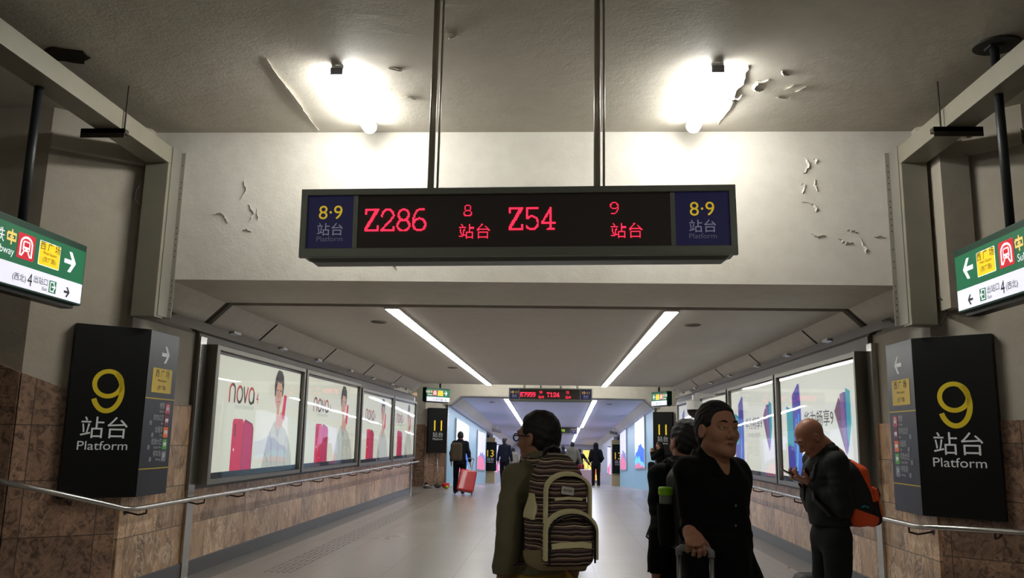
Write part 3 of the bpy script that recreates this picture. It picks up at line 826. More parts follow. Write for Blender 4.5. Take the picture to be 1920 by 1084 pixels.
def green_sign(F, L, label, d, pole_u, pole_top, k=1.0, plate=False, hang=1.0):
    """F sits on the lower corner of the end that shows; u>0 runs along the sign; d tells which way the arrow points in u"""
    t = thing('hanging_direction_sign', label, 'sign', tuple(F.p(0, 0)))
    dd = 1 if d > 0 else -1
    e0, e1 = (-L, 0) if dd > 0 else (0, L)
    Hs = 0.51 * k; th = 0.2 * k
    MB().fbox(F, e0, e1, 0.015 * k, Hs, -th, -0.004).build('case', GREENB, t, bevel=0.008 * k)
    MB().fbox(F, e0 + .03 * k, e1 - .03 * k, -0.012 * k, 0.016 * k, -th + 0.05 * k, -0.05 * k).build('bottom_tray', BLACKM, t)
    MB().fbox(F, e0 + .02 * k, e1 - .02 * k, .185 * k, .455 * k, -0.01, 0.0).build('green_face', GREENG, t)
    MB().fbox(F, e0 + .02 * k, e1 - .02 * k, .03 * k, .185 * k, -0.01, 0.0).build('white_strip', WGLOW, t)
    U = lambda a: -dd * a * k            # distance from the visible end
    ar = MB(); arrow(ar, F, U(.22), .33 * k, .155 * k, dd); ar.build('white_arrow', WPRINT, t, fix=False)
    ys = MB().rrect(F, U(.485), .325 * k, .262 * k, .185 * k, .008 * k, .0012).build('white_square_border', WPRINT, t, fix=False)
    yq = MB().rrect(F, U(.485), .325 * k, .252 * k, .175 * k, .007 * k, .002).build('yellow_square', YGLOW, t, fix=False)
    MB().text(F, '西 广 场', U(.485), .357 * k, .06 * k, cap=.84, n=.004).text(F, 'West Square', U(.485), .322 * k, .023 * k, n=.004).text(F, '(京广路)', U(.485), .267 * k, .038 * k, cap=.84, n=.004).build('square_lettering', KPRINT, yq, fix=False)
    metro_icon(t, F, U(.765), .325 * k, .195 * k, .185 * k, RGLOW, WPRINT)
    em = MB(); G = Fr(F.p(U(.935), .36 * k), F.R, F.U)
    em.ribbon(G, [(0, -.055 * k), (0, .055 * k)], .014 * k, .003)
    em.ribbon(G, [(-.045 * k, .025 * k), (.045 * k, .025 * k), (.045 * k, -.02 * k), (-.045 * k, -.02 * k), (-.045 * k, .025 * k)], .02 * k, .003)
    em.ribbon(G, [(-.022 * k, .0), (.022 * k, .0)], .012 * k, .003)
    em.build('gold_emblem', GOLD, t, fix=False)
    tx = MB()
    if dd > 0: tx.text(F, '地铁', U(1.01), .315 * k, .09 * k, 'r', cap=.84).text(F, 'Subway', U(.89), .235 * k, .055 * k, 'r')
    else: tx.text(F, '地铁', U(1.01), .315 * k, .09 * k, 'l', cap=.84).text(F, 'Subway', U(.9), .235 * k, .055 * k, 'l')
    tx.build('white_lettering', WPRINT, t, fix=False)
    kb = MB(); arrow(kb, F, U(.22), .09 * k, .075 * k, dd)
    al = 'r' if dd > 0 else 'l'
    kb.text(F, '出站口', U(.47), .095 * k, .05 * k, al, cap=.84).text(F, 'Exit', U(.47), .052 * k, .028 * k, al)
    kb.text(F, '4', U(.655), .055 * k, .098 * k, al, sx=.85).text(F, '(西北)', U(.725), .075 * k, .05 * k, al, cap=.84)
    kb.build('black_lettering', KPRINT, t, fix=False)
    ex = MB().rect(F, min(U(.36), U(.45)), max(U(.36), U(.45)), .05 * k, .142 * k, .0015).build('exit_symbol', GREENG, t, fix=False)
    xm = MB(); G = Fr(F.p(U(.405), .096 * k), F.R, F.U)
    xm.ribbon(G, [(dd * .022 * k, .034 * k), (-dd * .03 * k, .034 * k), (-dd * .03 * k, -.034 * k), (dd * .022 * k, -.034 * k)], .011 * k, .003)
    arrow(xm, G, dd * .012 * k, 0, .05 * k, dd, .003); xm.build('exit_symbol_lines', WPRINT, ex, fix=False)
    p = F.p(pole_u, Hs - 0.01, -th / 2)
    MB().tube([p, (p.x, p.y, pole_top if dd < 0 or k < 1 else 4.1)], 0.032 * k, 14).build('pole', mat('dark slate pole', (42, 45, 47), 0.45, 0.2), t, smooth=True)
    p2 = F.p(pole_u - dd * 1.2 * k, Hs - 0.01, -th / 2)
    MB().tube([p2, (p2.x, p2.y, pole_top if dd < 0 or k < 1 else 4.1)], 0.032 * k, 14).build('pole', MATS['dark slate pole'], t, smooth=True)
    if plate:
        G = Fr((p.x, p.y, pole_top), (1, 0, 0), (0, -1, 0))
        MB().disc(G, 0.02, 0.0, .165, .15, n0=0.002, n1=.02, k=30).build('ceiling_plate', mat('dark stained ceiling plate', (52, 50, 44), 0.7, var=(12, .3)), t)
        MB().box(p.x - .05, p.x + .05, p.y - .05, p.y + .05, pole_top - .035, pole_top - .018).build('flange', MATS['dark slate pole'], t)
    return t
green_sign(Fr((-3.85, 6.4, 2.515), (0, 1, 0), (0, 0, 1)), 2.6, 'green and white hanging exit sign with an arrow to the right', 1, -0.7, 4.5)
green_sign(Fr((3.12, 6.58, 2.555), (0, -1, 0), (0, 0, 1)), 2.6, 'green and white hanging exit sign under a dark round ceiling plate', -1, 0.66, 4.5, plate=True)
F_ = Fr((-3.3, 25.4, 2.55), (.6, .8, 0), (0, 0, 1))
green_sign(F_, 1.0, 'small far green hanging exit sign above the 11 board by the red phone posters', 1, -.35, 3.75, .85)
F_ = Fr((2.85, 25.6, 2.55), (.35, -.94, 0), (0, 0, 1))
green_sign(F_, 1.0, 'small far green hanging exit sign above the 11 board by the blue phone posters', -1, .35, 3.75, .85)

# ================================================================== PLATFORM NUMBER BOARDS
SIDEM = mat('satin charcoal panel', (40, 42, 47), 0.3, 0.4)
YPR = mat('yellow vinyl number', (196, 172, 12), 0.5, em=0.05)
WPR = mat('white vinyl lettering', (206, 208, 208), 0.5, em=0.05)
GPR = mat('grey vinyl lettering', (172, 174, 176), 0.5)
YSQ = mat('yellow vinyl square', (190, 160, 16), 0.45)
ICO = [('地铁', 'Subway', mat('crimson pictogram', (176, 40, 70), .45)), ('市内公交', 'Bus', mat('maroon pictogram', (104, 24, 54), .45)), ('出租车', 'Taxi', mat('orange pictogram', (226, 104, 34), .45)),
       ('机场大巴', 'Airport Bus', mat('green pictogram', (64, 150, 44), .45)), ('停车场', 'Parking', mat('grey pictogram', (112, 118, 124), .45))]

def platform_board(side, num, label):
    s = side
    e = Vector((-3.87, 7.62, 0)) if s < 0 else Vector((3.19, 7.62, 0))     # edge where the two faces meet
    dv = Vector((-.766, -.643, 0)) if s < 0 else Vector((.766, -.643, 0))
    t = thing('platform_board', label, 'sign', (e.x, e.y, 0.95))
    z0, z1 = 0.945, 2.5; W = .64; WS = .6
    # solid body in plan
    b = e + dv * W; c = e + Vector((0, WS, 0))
    nrm = Vector((.643, -.766, 0)) if s < 0 else Vector((-.643, -.766, 0))
    pts = [e, b, b - nrm * .1, e - nrm * .14 + Vector((s * .04, .05, 0)), c + Vector((s * .12, 0, 0)), c]
    P = Fr((0, 0, 0), (1, 0, 0), (0, 1, 0))
    MB().prism(P, [(p.x, p.y) for p in pts], z0, z1).build('board_body', BLACKG, t, bevel=0.003)
    # main face
    R = -dv if s < 0 else dv
    F = Fr(e + nrm * .002, R, (0, 0, 1)); F.o.z = z0; F.N = nrm
    c_ = -W / 2 if s < 0 else W / 2
    MB().nine(F, c_, .755, .40).build('number', YPR, t, fix=False)
    MB().text(F, '站台', c_, .545, .175, cap=.84, n=.002).build('chinese_lettering', WPR, t, fix=False)
    MB().text(F, 'Platform', c_, .425, .082, n=.002, sx=1.12).build('english_lettering', WPR, t, fix=False)
    # side face along the passage
    if s < 0: F = Fr((e.x + .002, e.y, z0), (0, 1, 0), (0, 0, 1))
    else: F = Fr((e.x - .002, e.y + WS, z0), (0, -1, 0), (0, 0, 1))
    MB().fbox(F, 0.004, WS - .004, 0.004, z1 - z0 - .004, -.001, .002).build('side_panel', SIDEM, t)
    d = 1 if s < 0 else -1
    q = (lambda a: a) if s < 0 else (lambda a: WS - a)
    m = MB(); arrow(m, F, q(.33), 1.34, .16, d, .004); m.build('arrow', WPR, t, fix=False)
    yq = MB().rrect(F, q(.3), 1.085, .4, .235, .012, .004).build('yellow_square', YSQ, t, fix=False)
    MB().text(F, '西 广 场', q(.3), 1.125, .068, cap=.84, n=.006).text(F, 'West Square', q(.3), 1.075, .026, n=.006).text(F, '(京广路)', q(.3), 1.0, .04, cap=.84, n=.006).build('square_lettering', KPRINT, yq, fix=False)
    MB().rect(F, .0, WS, .905, .915, .004).rect(F, .0, WS, .245, .254, .004).build('yellow_line', YSQ, t, fix=False)
    al = 'r' if s < 0 else 'l'
    for i, (zh, en, im) in enumerate(ICO):
        v = .79 - i * .115
        lt = MB(); bx = MB()
        ic = MB().rrect(F, q(.47), v + .03, .1, .1, .006, .004).build('pictogram', im, t, fix=False)
        w = MB(); G = Fr(F.p(q(.47), v + .03), F.R, F.U)
        if i == 4: w.text(G, 'P', 0, -.032, .064, n=.006)
        elif i == 0:
            w.ribbon(G, [(-.03, -.036), (-.03, .01)] + arc(0, .01, .03, .025, 180, 0, 8) + [(.03, -.036)], .007, .006); w.rrect(G, 0, 0, .03, .035, .006, .006)
        else:
            w.rrect(G, 0, .004, .062, .03, .008, .006); w.disc(G, -.018, -.018, .007, n0=.006, k=10); w.disc(G, .018, -.018, .007, n0=.006, k=10)
            if i == 3: w.text(G, 'A', .0, .024, .02, n=.006)
        w.build('pictogram_symbol', WPR, ic, fix=False)
        lt.text(F, zh, q(.405), v + .032, .056, al, cap=.84, n=.004, sx=.8).text(F, en, q(.405), v - .008, .024, al, n=.004)
        if i:
            wz = .405 - .052 * len(zh) - .05
            bx.rrect(F, q(wz), v + .005, .052, .046, .006, .004)
            lt.text(F, '西', q(wz), v - .01, .032, cap=.84, n=.007)
            bx.build('direction_tag', mat('grey tag', (92, 94, 98), .5), t, fix=False)
        lt.build('directory_lettering', GPR, t, fix=False)
platform_board(-1, '9', 'black platform 9 board with a right arrow, before the red phone posters')
platform_board(1, '9', 'black platform 9 board with a left arrow, before the blue phone posters')

def far_board(e, dv, W, z0, z1, num, label, flip):
    t = thing('platform_board', label, 'sign', (e[0], e[1], z0))
    R = Vector(dv)
    F = Fr((e[0], e[1], z0), R, (0, 0, 1))
    MB().fbox(F, 0, W, 0, z1 - z0, -.14, 0).build('board_body', BLACKG, t)
    k = (z1 - z0) / 1.4
    MB().text(F, num, W / 2, .69 * k, .34 * k, n=.004, sx=.95).build('number', YEL, t, fix=False)
    MB().text(F, '站台', W / 2, .5 * k, .15 * k, cap=.84, n=.004).build('chinese_lettering', WPR, t, fix=False)
    MB().text(F, 'Platform', W / 2, .40 * k, .07 * k, n=.004).build('english_lettering', WPR, t, fix=False)
    MB().fbox(F, W - .004, W + .004, .05, z1 - z0 - .05, -.13, 0).build('steel_edge', STEEL, t) if not flip else MB().fbox(F, -.004, .004, .05, z1 - z0 - .05, -.13, 0).build('steel_edge', STEEL, t)
far_board((-4.02, 26.0, 0), (1, .5, 0), .62, 1.03, 2.42, '11', 'black platform 11 board at the passage end, beside the pale blue hoarding and the mop', False)
far_board((2.98, 26.35, 0), (1, -.5, 0), .62, 1.03, 2.42, '11', 'black platform 11 board at the passage end, behind the woman in black', True)
far_board((-3.72, 43.0, 0), (1, .0, 0), .62, -.15, 1.3, '13', 'distant black platform 13 board on a cream pier, past the left blue hoarding', False)
far_board((2.78, 43.0, 0), (1, .0, 0), .62, -.15, 1.3, '13', 'distant black platform 13 board on a cream pier, past the right blue hoarding', True)

# ================================================================== ADVERTISING LIGHTBOXES
PAPER = mat('backlit poster paper', (206, 208, 194), 0.5, em=POSTER_W * 0.62, emcol=(216, 220, 204))
PAPER2 = mat('backlit white poster paper', (212, 214, 206), 0.5, em=POSTER_W * 0.66, emcol=(222, 226, 216))
def ink(name, c, k=0.6):
    return mat(name, tuple(int(x * .8) for x in c), 0.5, em=POSTER_W * k, emcol=c)
I_RED = ink('crimson ink', (214, 14, 74)); I_RED2 = ink('deep pink ink', (196, 20, 92)); I_DRED = ink('dark wine ink', (120, 12, 50))
I_K = ink('charcoal ink', (52, 44, 46)); I_G = ink('pale grey ink', (186, 190, 180)); I_G2 = ink('shadow grey ink', (168, 174, 164)); I_G3 = ink('light coat ink', (198, 202, 190))
I_SK = ink('skin tone ink', (214, 168, 146)); I_LIP = ink('lip ink', (190, 96, 92))
I_TEAL = ink('teal ink', (24, 164, 180)); I_BLUE = ink('royal blue ink', (46, 76, 214)); I_VIO = ink('violet blue ink', (70, 66, 176)); I_SKY = ink('sky blue ink', (70, 178, 232)); I_PLUM = ink('plum ink', (112, 62, 104)); I_WHT = ink('white ink', (240, 244, 248), .8)
I_FAINT = ink('faint text ink', (176, 178, 170))
BORDER = mat('black poster border', (16, 17, 20), 0.35)

def phone_shape(x0, y0, x1, y1, r, top_skew=0.0):
    return [(x0, y0), (x1, y0), (x1, y1 - r + top_skew)] + [(x1 - r + r * math.cos(math.radians(a)), y1 - r + top_skew + r * math.sin(math.radians(a))) for a in (30, 60, 90)] + [(x0 + r + r * math.cos(math.radians(a)), y1 - r + r * math.sin(math.radians(a))) for a in (90, 120, 150, 180)]

def red_poster(t, F, w, h, par):
    """white advert: brand word, two crimson phones, a young person in a pale coat holding a phone"""
    k = w / 3.05; X = lambda a: a * k; S = h / 1.4
    Y = lambda b: b * S
    ph = MB().poly(F, [(X(a), Y(b)) for a, b in phone_shape(.56, 0, .90, .645, .05)], .002).build('printed_phone', I_RED, par, fix=False)
    m = MB().rect(F, X(.62), X(.665), Y(.42), Y(.58), .004).rect(F, X(.62), X(.64), Y(.33), Y(.36), .004); m.build('printed_camera', I_DRED, ph, fix=False)
    MB().disc(F, X(.635), Y(.26), X(.015), Y(.02), n0=.004, k=10).build('printed_flash', I_WHT, ph, fix=False)
    p2 = MB().poly(F, [(X(a), Y(b)) for a, b in phone_shape(.90, 0, 1.24, .63, .05, -.05)], .003).build('printed_phone', I_RED2, par, fix=False)
    MB().ribbon(F, [(X(.905), 0), (X(.905), Y(.57)), (X(.95), Y(.635)), (X(1.19), Y(.585)), (X(1.235), Y(.53)), (X(1.235), 0)], .02, .0045).build('printed_edge', I_DRED, p2, fix=False)
    # word: the letters n o v a in round strokes, two inks
    ls = [(.36, .84)]; a, bb, lw = .40, .845, .035
    L1 = MB(); L2 = MB()
    R = lambda mb, pts: mb.ribbon(F, [(X(p), Y(q)) for p, q in pts], lw, .003)
    R(L1, [(.40, .845), (.40, 1.0)] + arc(.48, .995, .08, .075, 180, 90, 8)); R(L2, arc(.48, .995, .08, .075, 90, 0, 8) + [(.56, .845)])
    R(L1, arc(.71, .955, .085, .10, 60, 240, 12)); R(L2, arc(.71, .955, .085, .10, 240, 420, 12))
    R(L2, [(.83, 1.06), (.90, .855)]); R(L1, [(.90, .855), (.97, 1.06)])
    R(L1, arc(1.10, .955, .085, .10, 20, 200, 12)); R(L2, arc(1.10, .955, .085, .10, 200, 380, 12)); R(L2, [(1.185, 1.0), (1.185, .855)])
    L1.text(F, '4', X(1.31), Y(.865), Y(.15), n=.003, sx=.8)
    L1.build('red_lettering', ink('lettering red ink', (176, 30, 48)), par, fix=False); L2.build('dark_lettering', I_K, par, fix=False)
    MB().text(F, '自然光彩 拍出你的夏日风采', X(.9), Y(.775), Y(.045), cap=.84).build('small_lettering', I_FAINT, par, fix=False)
    # figure
    fg = MB()
    P = lambda pts: [(X(p), Y(q)) for p, q in pts]
    body = fg.poly(F, P([(1.62, 0), (1.72, .26), (1.82, .46), (1.98, .62), (2.10, .66), (2.26, .62), (2.5, .52), (2.68, .36), (2.8, .16), (2.86, 0)]), .002).build('printed_coat', I_G3, par, fix=False)
    c = MB()
    c.poly(F, P([(2.02, .63), (2.12, .44), (2.2, .40), (2.26, .61), (2.2, .52)]), .0035)
    c.ribbon(F, P([(1.86, .5), (1.95, .3), (1.98, .02)]), .03, .0035).ribbon(F, P([(2.2, .4), (2.22, .2), (2.2, 0)]), .02, .0035).ribbon(F, P([(2.56, .44), (2.5, .25), (2.54, 0)]), .03, .0035).ribbon(F, P([(1.7, .2), (1.82, .1), (1.84, 0)]), .025, .0035)
    c.build('printed_coat_folds', I_G2, body, fix=False)
    fc = MB().poly(F, P([(2.06, .60), (2.08, .82), (1.99, .92), (1.97, 1.05), (1.99, 1.2), (2.1, 1.26), (2.22, 1.22), (2.26, 1.08), (2.24, .93), (2.18, .84), (2.19, .62), (2.12, .5)]), .004).build('printed_face', I_SK, par, fix=False)
    MB().poly(F, P([(1.96, 1.0), (1.93, 1.14), (1.95, 1.26), (2.02, 1.36), (2.08, 1.385), (2.12, 1.375), (2.2, 1.37), (2.28, 1.30), (2.31, 1.18), (2.28, 1.0), (2.25, 1.02), (2.255, 1.12), (2.21, 1.2), (2.14, 1.19), (2.05, 1.21), (2.01, 1.12), (1.99, 1.0)]), .006).build('printed_hair', I_K, fc, fix=False)
    e = MB().ribbon(F, P([(2.03, 1.085), (2.09, 1.09)]), .014, .007).ribbon(F, P([(2.15, 1.085), (2.22, 1.08)]), .014, .007).ribbon(F, P([(2.115, 1.06), (2.10, .99), (2.13, .985)]), .01, .007)
    e.build('printed_features', I_K, fc, fix=False)
    MB().ribbon(F, P([(2.08, .925), (2.16, .925)]), .02, .007).build('printed_lips', I_LIP, fc, fix=False)
    hd = MB().poly(F, P([(2.17, .56), (2.16, .7), (2.24, .78), (2.34, .8), (2.40, .72), (2.34, .62), (2.27, .54)]), .0065).build('printed_hand', I_SK, par, fix=False)
    MB().poly(F, P([(2.28, .70), (2.34, 1.04), (2.45, 1.02), (2.40, .66)]), .008).build('printed_small_phone', I_RED, hd, fix=False)

def blue_poster(t, F, w, h, par):
    k = w / 2.95; X = lambda a: a * k; S = h / 1.3; Y = lambda b: b * S
    P = lambda pts: [(X(p), Y(q)) for p, q in pts]
    a = MB().poly(F, P([(.30, .0), (.26, .93), (.60, .86), (.62, 0)]), .002).build('printed_teal_phone', I_TEAL, par, fix=False)
    MB().poly(F, P([(.30, 0), (.285, .4), (.62, .4), (.62, 0)]), .004).build('printed_shade', I_VIO, a, fix=False)
    b = MB().poly(F, P([(.60, 0), (.56, 1.06), (.84, 1.20), (.9, 1.18), (.94, .9), (.93, 0)]), .005).build('printed_blue_phone', I_VIO, par, fix=False)
    MB().poly(F, P([(.62, 0), (.63, .5), (.78, .85), (.92, .8), (.92, 0)]), .0065).build('printed_glow', I_BLUE, b, fix=False)
    MB().poly(F, P([(.66, .02), (.70, .3), (.83, .82), (.87, .8), (.80, .4), (.74, .1)]), .008).poly(F, P([(.64, .5), (.72, .78), (.76, .74)]), .008).build('printed_streak', I_SKY, b, fix=False)
    MB().text(F, '华为畅享9', X(1.62), Y(.66), Y(.17), cap=.84, sx=1.25).build('headline_lettering', I_K, par, fix=False)
    MB().text(F, '珍珠大电池 久用更畅快', X(1.62), Y(.52), Y(.07), cap=.84).build('small_lettering', I_FAINT, par, fix=False)
    for i, (m, p) in enumerate(((I_PLUM, [(2.22, .80), (2.38, .95), (2.44, .9), (2.56, .32), (2.48, .42)]), (ink('mauve ink', (130, 84, 150)), [(2.42, .98), (2.56, 1.0), (2.6, .4), (2.56, .3), (2.46, .6)]),
                                (I_VIO, [(2.54, .99), (2.66, 1.0), (2.68, .5), (2.60, .32)]), (I_TEAL, [(2.62, 1.04), (2.76, 1.0), (2.76, .66), (2.66, .42), (2.62, .5)]))):
        MB().poly(F, P(p), .002 + i * .0015).build('printed_fan_phone', m, par, fix=False)

def lightbox(side, y0, y1, label, group, art, paper, z0=.965, z1=2.535):
    s = side
    x = -3.90 if s < 0 else 3.2
    F = Fr((x, y0, z0), (0, 1, 0), (0, 0, 1)) if s < 0 else Fr((x, y1, z0), (0, -1, 0), (0, 0, 1))
    W, Hh = y1 - y0, z1 - z0
    t = thing('advertising_lightbox', label, 'lightbox', (x, y0, z0), group=group)
    fr = .055; fd = .13
    f = MB()
    f.fbox(F, 0, W, 0, fr, -fd, .02).fbox(F, 0, W, Hh - fr, Hh, -fd, .02).fbox(F, 0, fr + .03, fr, Hh - fr, -fd, .02).fbox(F, W - fr, W, fr, Hh - fr, -fd, .02)
    f.build('frame', FRAMEM, t, bevel=.006)
    MB().fbox(F, fr + .025, W - fr, fr, Hh - fr, -.06, -.03).build('black_border', BORDER, t)
    # print with wider dark band at the foot
    g0, g1, gv0, gv1 = fr + .09, W - fr - .06, fr + .07, Hh - fr - .04
    pn = MB().fbox(F, g0, g1, gv0, gv1, -.03, -.026).build('backlit_print', paper, t)
    G = Fr(F.p(g0, gv0, -.026), F.R, F.U)
    art(t, G, g1 - g0, gv1 - gv0, t)
    MB().text(F, '广告热线', W - fr - .3, fr + .02, .03, cap=.84, n=-.027).build('foot_lettering', mat('dull foot print', (74, 84, 98), .5), t, fix=False)
    MB().fbox(F, fr + .02, W - fr + .01, fr - .01, Hh - fr + .01, -.012, -.008).build('glass_cover', PANEM, t)
    return t
gl_ = 'lightboxes with crimson phones'; gr_ = 'lightboxes with blue phones'
lightbox(-1, 9.22, 12.6, 'lit poster of crimson phones, nearest the platform 9 board', gl_, red_poster, PAPER)
lightbox(-1, 12.68, 16.25, 'lit poster of crimson phones, second along the wall from the platform 9 board', gl_, red_poster, PAPER)
lightbox(-1, 16.42, 19.65, 'lit poster of crimson phones, third along the wall from the platform 9 board', gl_, red_poster, PAPER, .93, 2.47)
lightbox(-1, 19.75, 22.9, 'lit poster of crimson phones, last along the wall before the steel end strip', gl_, red_poster, PAPER, .93, 2.47)
lightbox(1, 9.06, 12.4, 'lit poster of blue phones, directly behind the bald man', gr_, blue_poster, PAPER2)
lightbox(1, 12.47, 15.85, 'lit poster of blue phones, second along the wall from the bald man', gr_, blue_poster, PAPER2)
lightbox(1, 15.98, 19.0, 'lit poster of blue phones, third along the wall, behind the domed security camera', gr_, blue_poster, PAPER2)
lightbox(1, 19.1, 22.6, 'lit poster of blue phones, last along the wall beside the platform 11 board', gr_, blue_poster, PAPER2)

# small lit posters on the blue hoardings
def small_poster(side, y0, y1, z0, z1, label, inks):
    s = side; x = -3.55 if s < 0 else 3.1
    dz = rz_((y0 + y1) / 2)
    R = Vector((0, 1, -SL)) if s < 0 else Vector((0, -1, SL))
    F = Fr((x, y0 if s < 0 else y1, z0), R, (0, SL, 1))
    W, Hh = y1 - y0, z1 - z0
    t = thing('lit_poster', label, 'poster', (x, y0, z0))
    MB().fbox(F, -.06, W + .06, -.06, Hh + .06, -.02, .05).build('frame', STEEL, t)
    MB().fbox(F, 0, W, 0, Hh, .05, .055).build('print', inks[0], t)
    G = Fr(F.p(0, 0, .056), F.R, F.U); rnd = random.Random(int(y0 * 10) + s)
    for i, mt in enumerate(inks[1:]):
        top = .46 - .12 * i; k_ = 9
        pts = [(0, 0)] + [(W * q / k_, Hh * (top * (.55 + .45 * math.sin(math.pi * (q / k_ * .9 + .15 * i))) + rnd.uniform(-.05, .07))) for q in range(k_ + 1)] + [(W, 0)]
        MB().poly(G, pts, .001 + .001 * i).build('printed_hills', mt, t, fix=False)
    m = MB()
    for c in range(3):
        for r_ in range(4):
            m.text(G, '山海书城'[r_], W * (.3 + .2 * c), Hh * (.8 - .075 * r_), Hh * .05, cap=.84, n=.006)
    m.build('printed_lettering', ink('dull red ink', (190, 90, 96), .7), t, fix=False)
    return t
BW = mat('lit cool white print', (206, 214, 236), .5, em=.8, emcol=(222, 232, 255)); LV = mat('lit lavender print', (184, 184, 230), .5, em=.72, emcol=(204, 204, 255))
cb_ = ink('cobalt print', (30, 96, 220), 1.0); pk_ = ink('rose print', (214, 110, 150), .8); cy_ = ink('cyan print', (90, 190, 240), 1.0); gy_ = ink('slate print', (126, 120, 170), .8)
small_poster(-1, 28.95, 33.0, .36, 2.12, 'lit white and blue poster on the left blue hoarding, nearer the 11 board', [BW, cb_, cy_, pk_])
small_poster(-1, 36.9, 40.8, .16, 1.80, 'lit lavender poster on the left blue hoarding, nearer the distant 13 board', [LV, gy_, pk_])
small_poster(1, 29.7, 33.2, .45, 2.2, 'lit white poster with bright blue mountains on the right blue hoarding', [BW, cb_, cb_, cy_, pk_])
small_poster(1, 37.6, 40.9, .12, 1.84, 'lit lavender poster on the right blue hoarding, nearer the distant 13 board', [LV, gy_, pk_])
small_poster(1, 48.5, 52.0, -.6, 1.3, 'lit pale poster on the far grey hoarding past the right 13 board', [LV, gy_, pk_]) if False else None

def flat_poster(F, w, h, label, m, extra=None):
    t = thing('lit_poster', label, 'poster', tuple(F.o))
    MB().fbox(F, -w / 2 - .05, w / 2 + .05, -.05, h + .05, -.06, 0).build('frame', STEEL, t)
    MB().fbox(F, -w / 2, w / 2, 0, h, 0, .006).build('print', m, t)
    if extra:
        G = Fr(F.p(0, 0, .008), F.R, F.U); mm = MB()
        for a, b, r in ((-.2, .15, .22), (.25, .3, .18), (0, .08, .25)): mm.disc(G, a * w, b * h, r * w, r * h * .6, n0=.001, k=12)
        mm.build('printed_patch', extra, t, fix=False)
far = lambda x, z: Fr((x, Y3 - .08, z), (1, 0, 0), (0, 0, 1))
flat_poster(far(2.6, -1.5), 1.3, 2.2, 'lit yellow poster at the far end of the ramp, behind the hooded figure', ink('lit yellow far print', (250, 224, 110), 1.0), ink('lit orange print', (250, 120, 60), 1.0))
flat_poster(far(.9, -1.3), .9, 2.0, 'lit pale lilac poster at the far end of the ramp', LV, gy_)
flat_poster(far(-.3, -1.3), .7, 2.0, 'narrow lit white poster at the far end of the ramp', BW)
for s_ in (-1, 1):
    x_ = -3.45 if s_ < 0 else 3.0
    for y_ in (47.0,):
        F_ = Fr((x_, y_ + 2, rz_(y_) + .55), (0, 1 * -s_, 0), (0, 0, 1))
        flat_poster(F_, 3.2, 1.5, 'lit lavender poster on the far grey hoarding past the distant 13 board, %s side' % ('left' if s_ < 0 else 'right'), LV, pk_)

# ================================================================== HANDRAILS
def rail(side):
    s = side
    t = thing('handrail', 'steel wall handrail under the %s phone posters, bending at the corner toward the stairs' % ('crimson' if s < 0 else 'blue'), 'handrail', ((-3.8 if s < 0 else 3.1), 7.5, .85))
    if s < 0: path = [(-3.8, YE - .1, .855), (-3.8, 9, .855), (-3.8, 7.58, .85), (-3.815, 7.5, .852), (-3.87, 7.44, .858), (-4.45, 6.94, 1.06), (-4.62, 6.86, 1.1), (-6.2, 6.86, 1.75)]
    else: path = [(3.1, YE - .1, .855), (3.1, 9, .855), (3.1, 7.58, .86), (3.115, 7.5, .865), (3.17, 7.45, .868), (3.8, 6.95, .885), (4.0, 6.86, .89), (6, 6.86, .93)]
    MB().tube(path, .024, 14).build('rail', STEEL, t, smooth=True)
    ys = [7.72] + [9.0 + 1.15 * i for i in range(13)]
    xw = XL + .03 if s < 0 else XR - .03
    xr = -3.8 if s < 0 else 3.1
    for y in ys:
        if y > YE - .3: break
        MB().tube([(xr, y, .84), (xr, y, .795), (xr - (xr - xw) * .4, y + .03, .775), (xw, y + .03, .80)], .009, 8).disc(Fr((xw, y + .03, .8), (0, 1, 0), (0, 0, 1)), 0, 0, .03, n0=-.004, n1=.008, k=14).build('bracket', mat('dark rail bracket', (58, 50, 44), .4, .6), t, smooth=False)
    e = Vector((-4.2, 7.155, .96)) if s < 0 else Vector((3.55, 7.15, .875))
    n_ = Vector((-.643, .766, 0)) if s < 0 else Vector((.643, .766, 0))
    MB().tube([e - Vector((0, 0, .02)), e - Vector((0, 0, .06)), e + n_ * .1 - Vector((0, 0, .06)), e + n_ * .19 - Vector((0, 0, .04))], .009, 8).build('bracket', MATS['dark rail bracket'], t)
rail(-1); rail(1)

# ================================================================== SMALL FIXTURES
t = thing('dome_camera', 'white domed security camera with dark bubble, in front of the blue phone posters', 'security camera', (2.8, 17, 2.0))
MB().box(2.78, 3.172, 16.97, 17.03, 2.44, 2.5).box(2.72, 2.86, 16.93, 17.07, 2.34, 2.46).build('bracket', WHITEM, t, bevel=.004)
MB().tube([(2.76, 17, 2.36), (2.76, 17, 2.33), (2.76, 17, 2.2), (2.76, 17, 2.17)], [.06, .16, .175, .175], 24).build('camera_housing', WHITEM, t, smooth=False)
MB().ball((2.76, 17, 2.17), (.155, .155, .17), 24, 14).build('dome', mat('smoked dome', (12, 12, 14), .08), t, smooth=True)

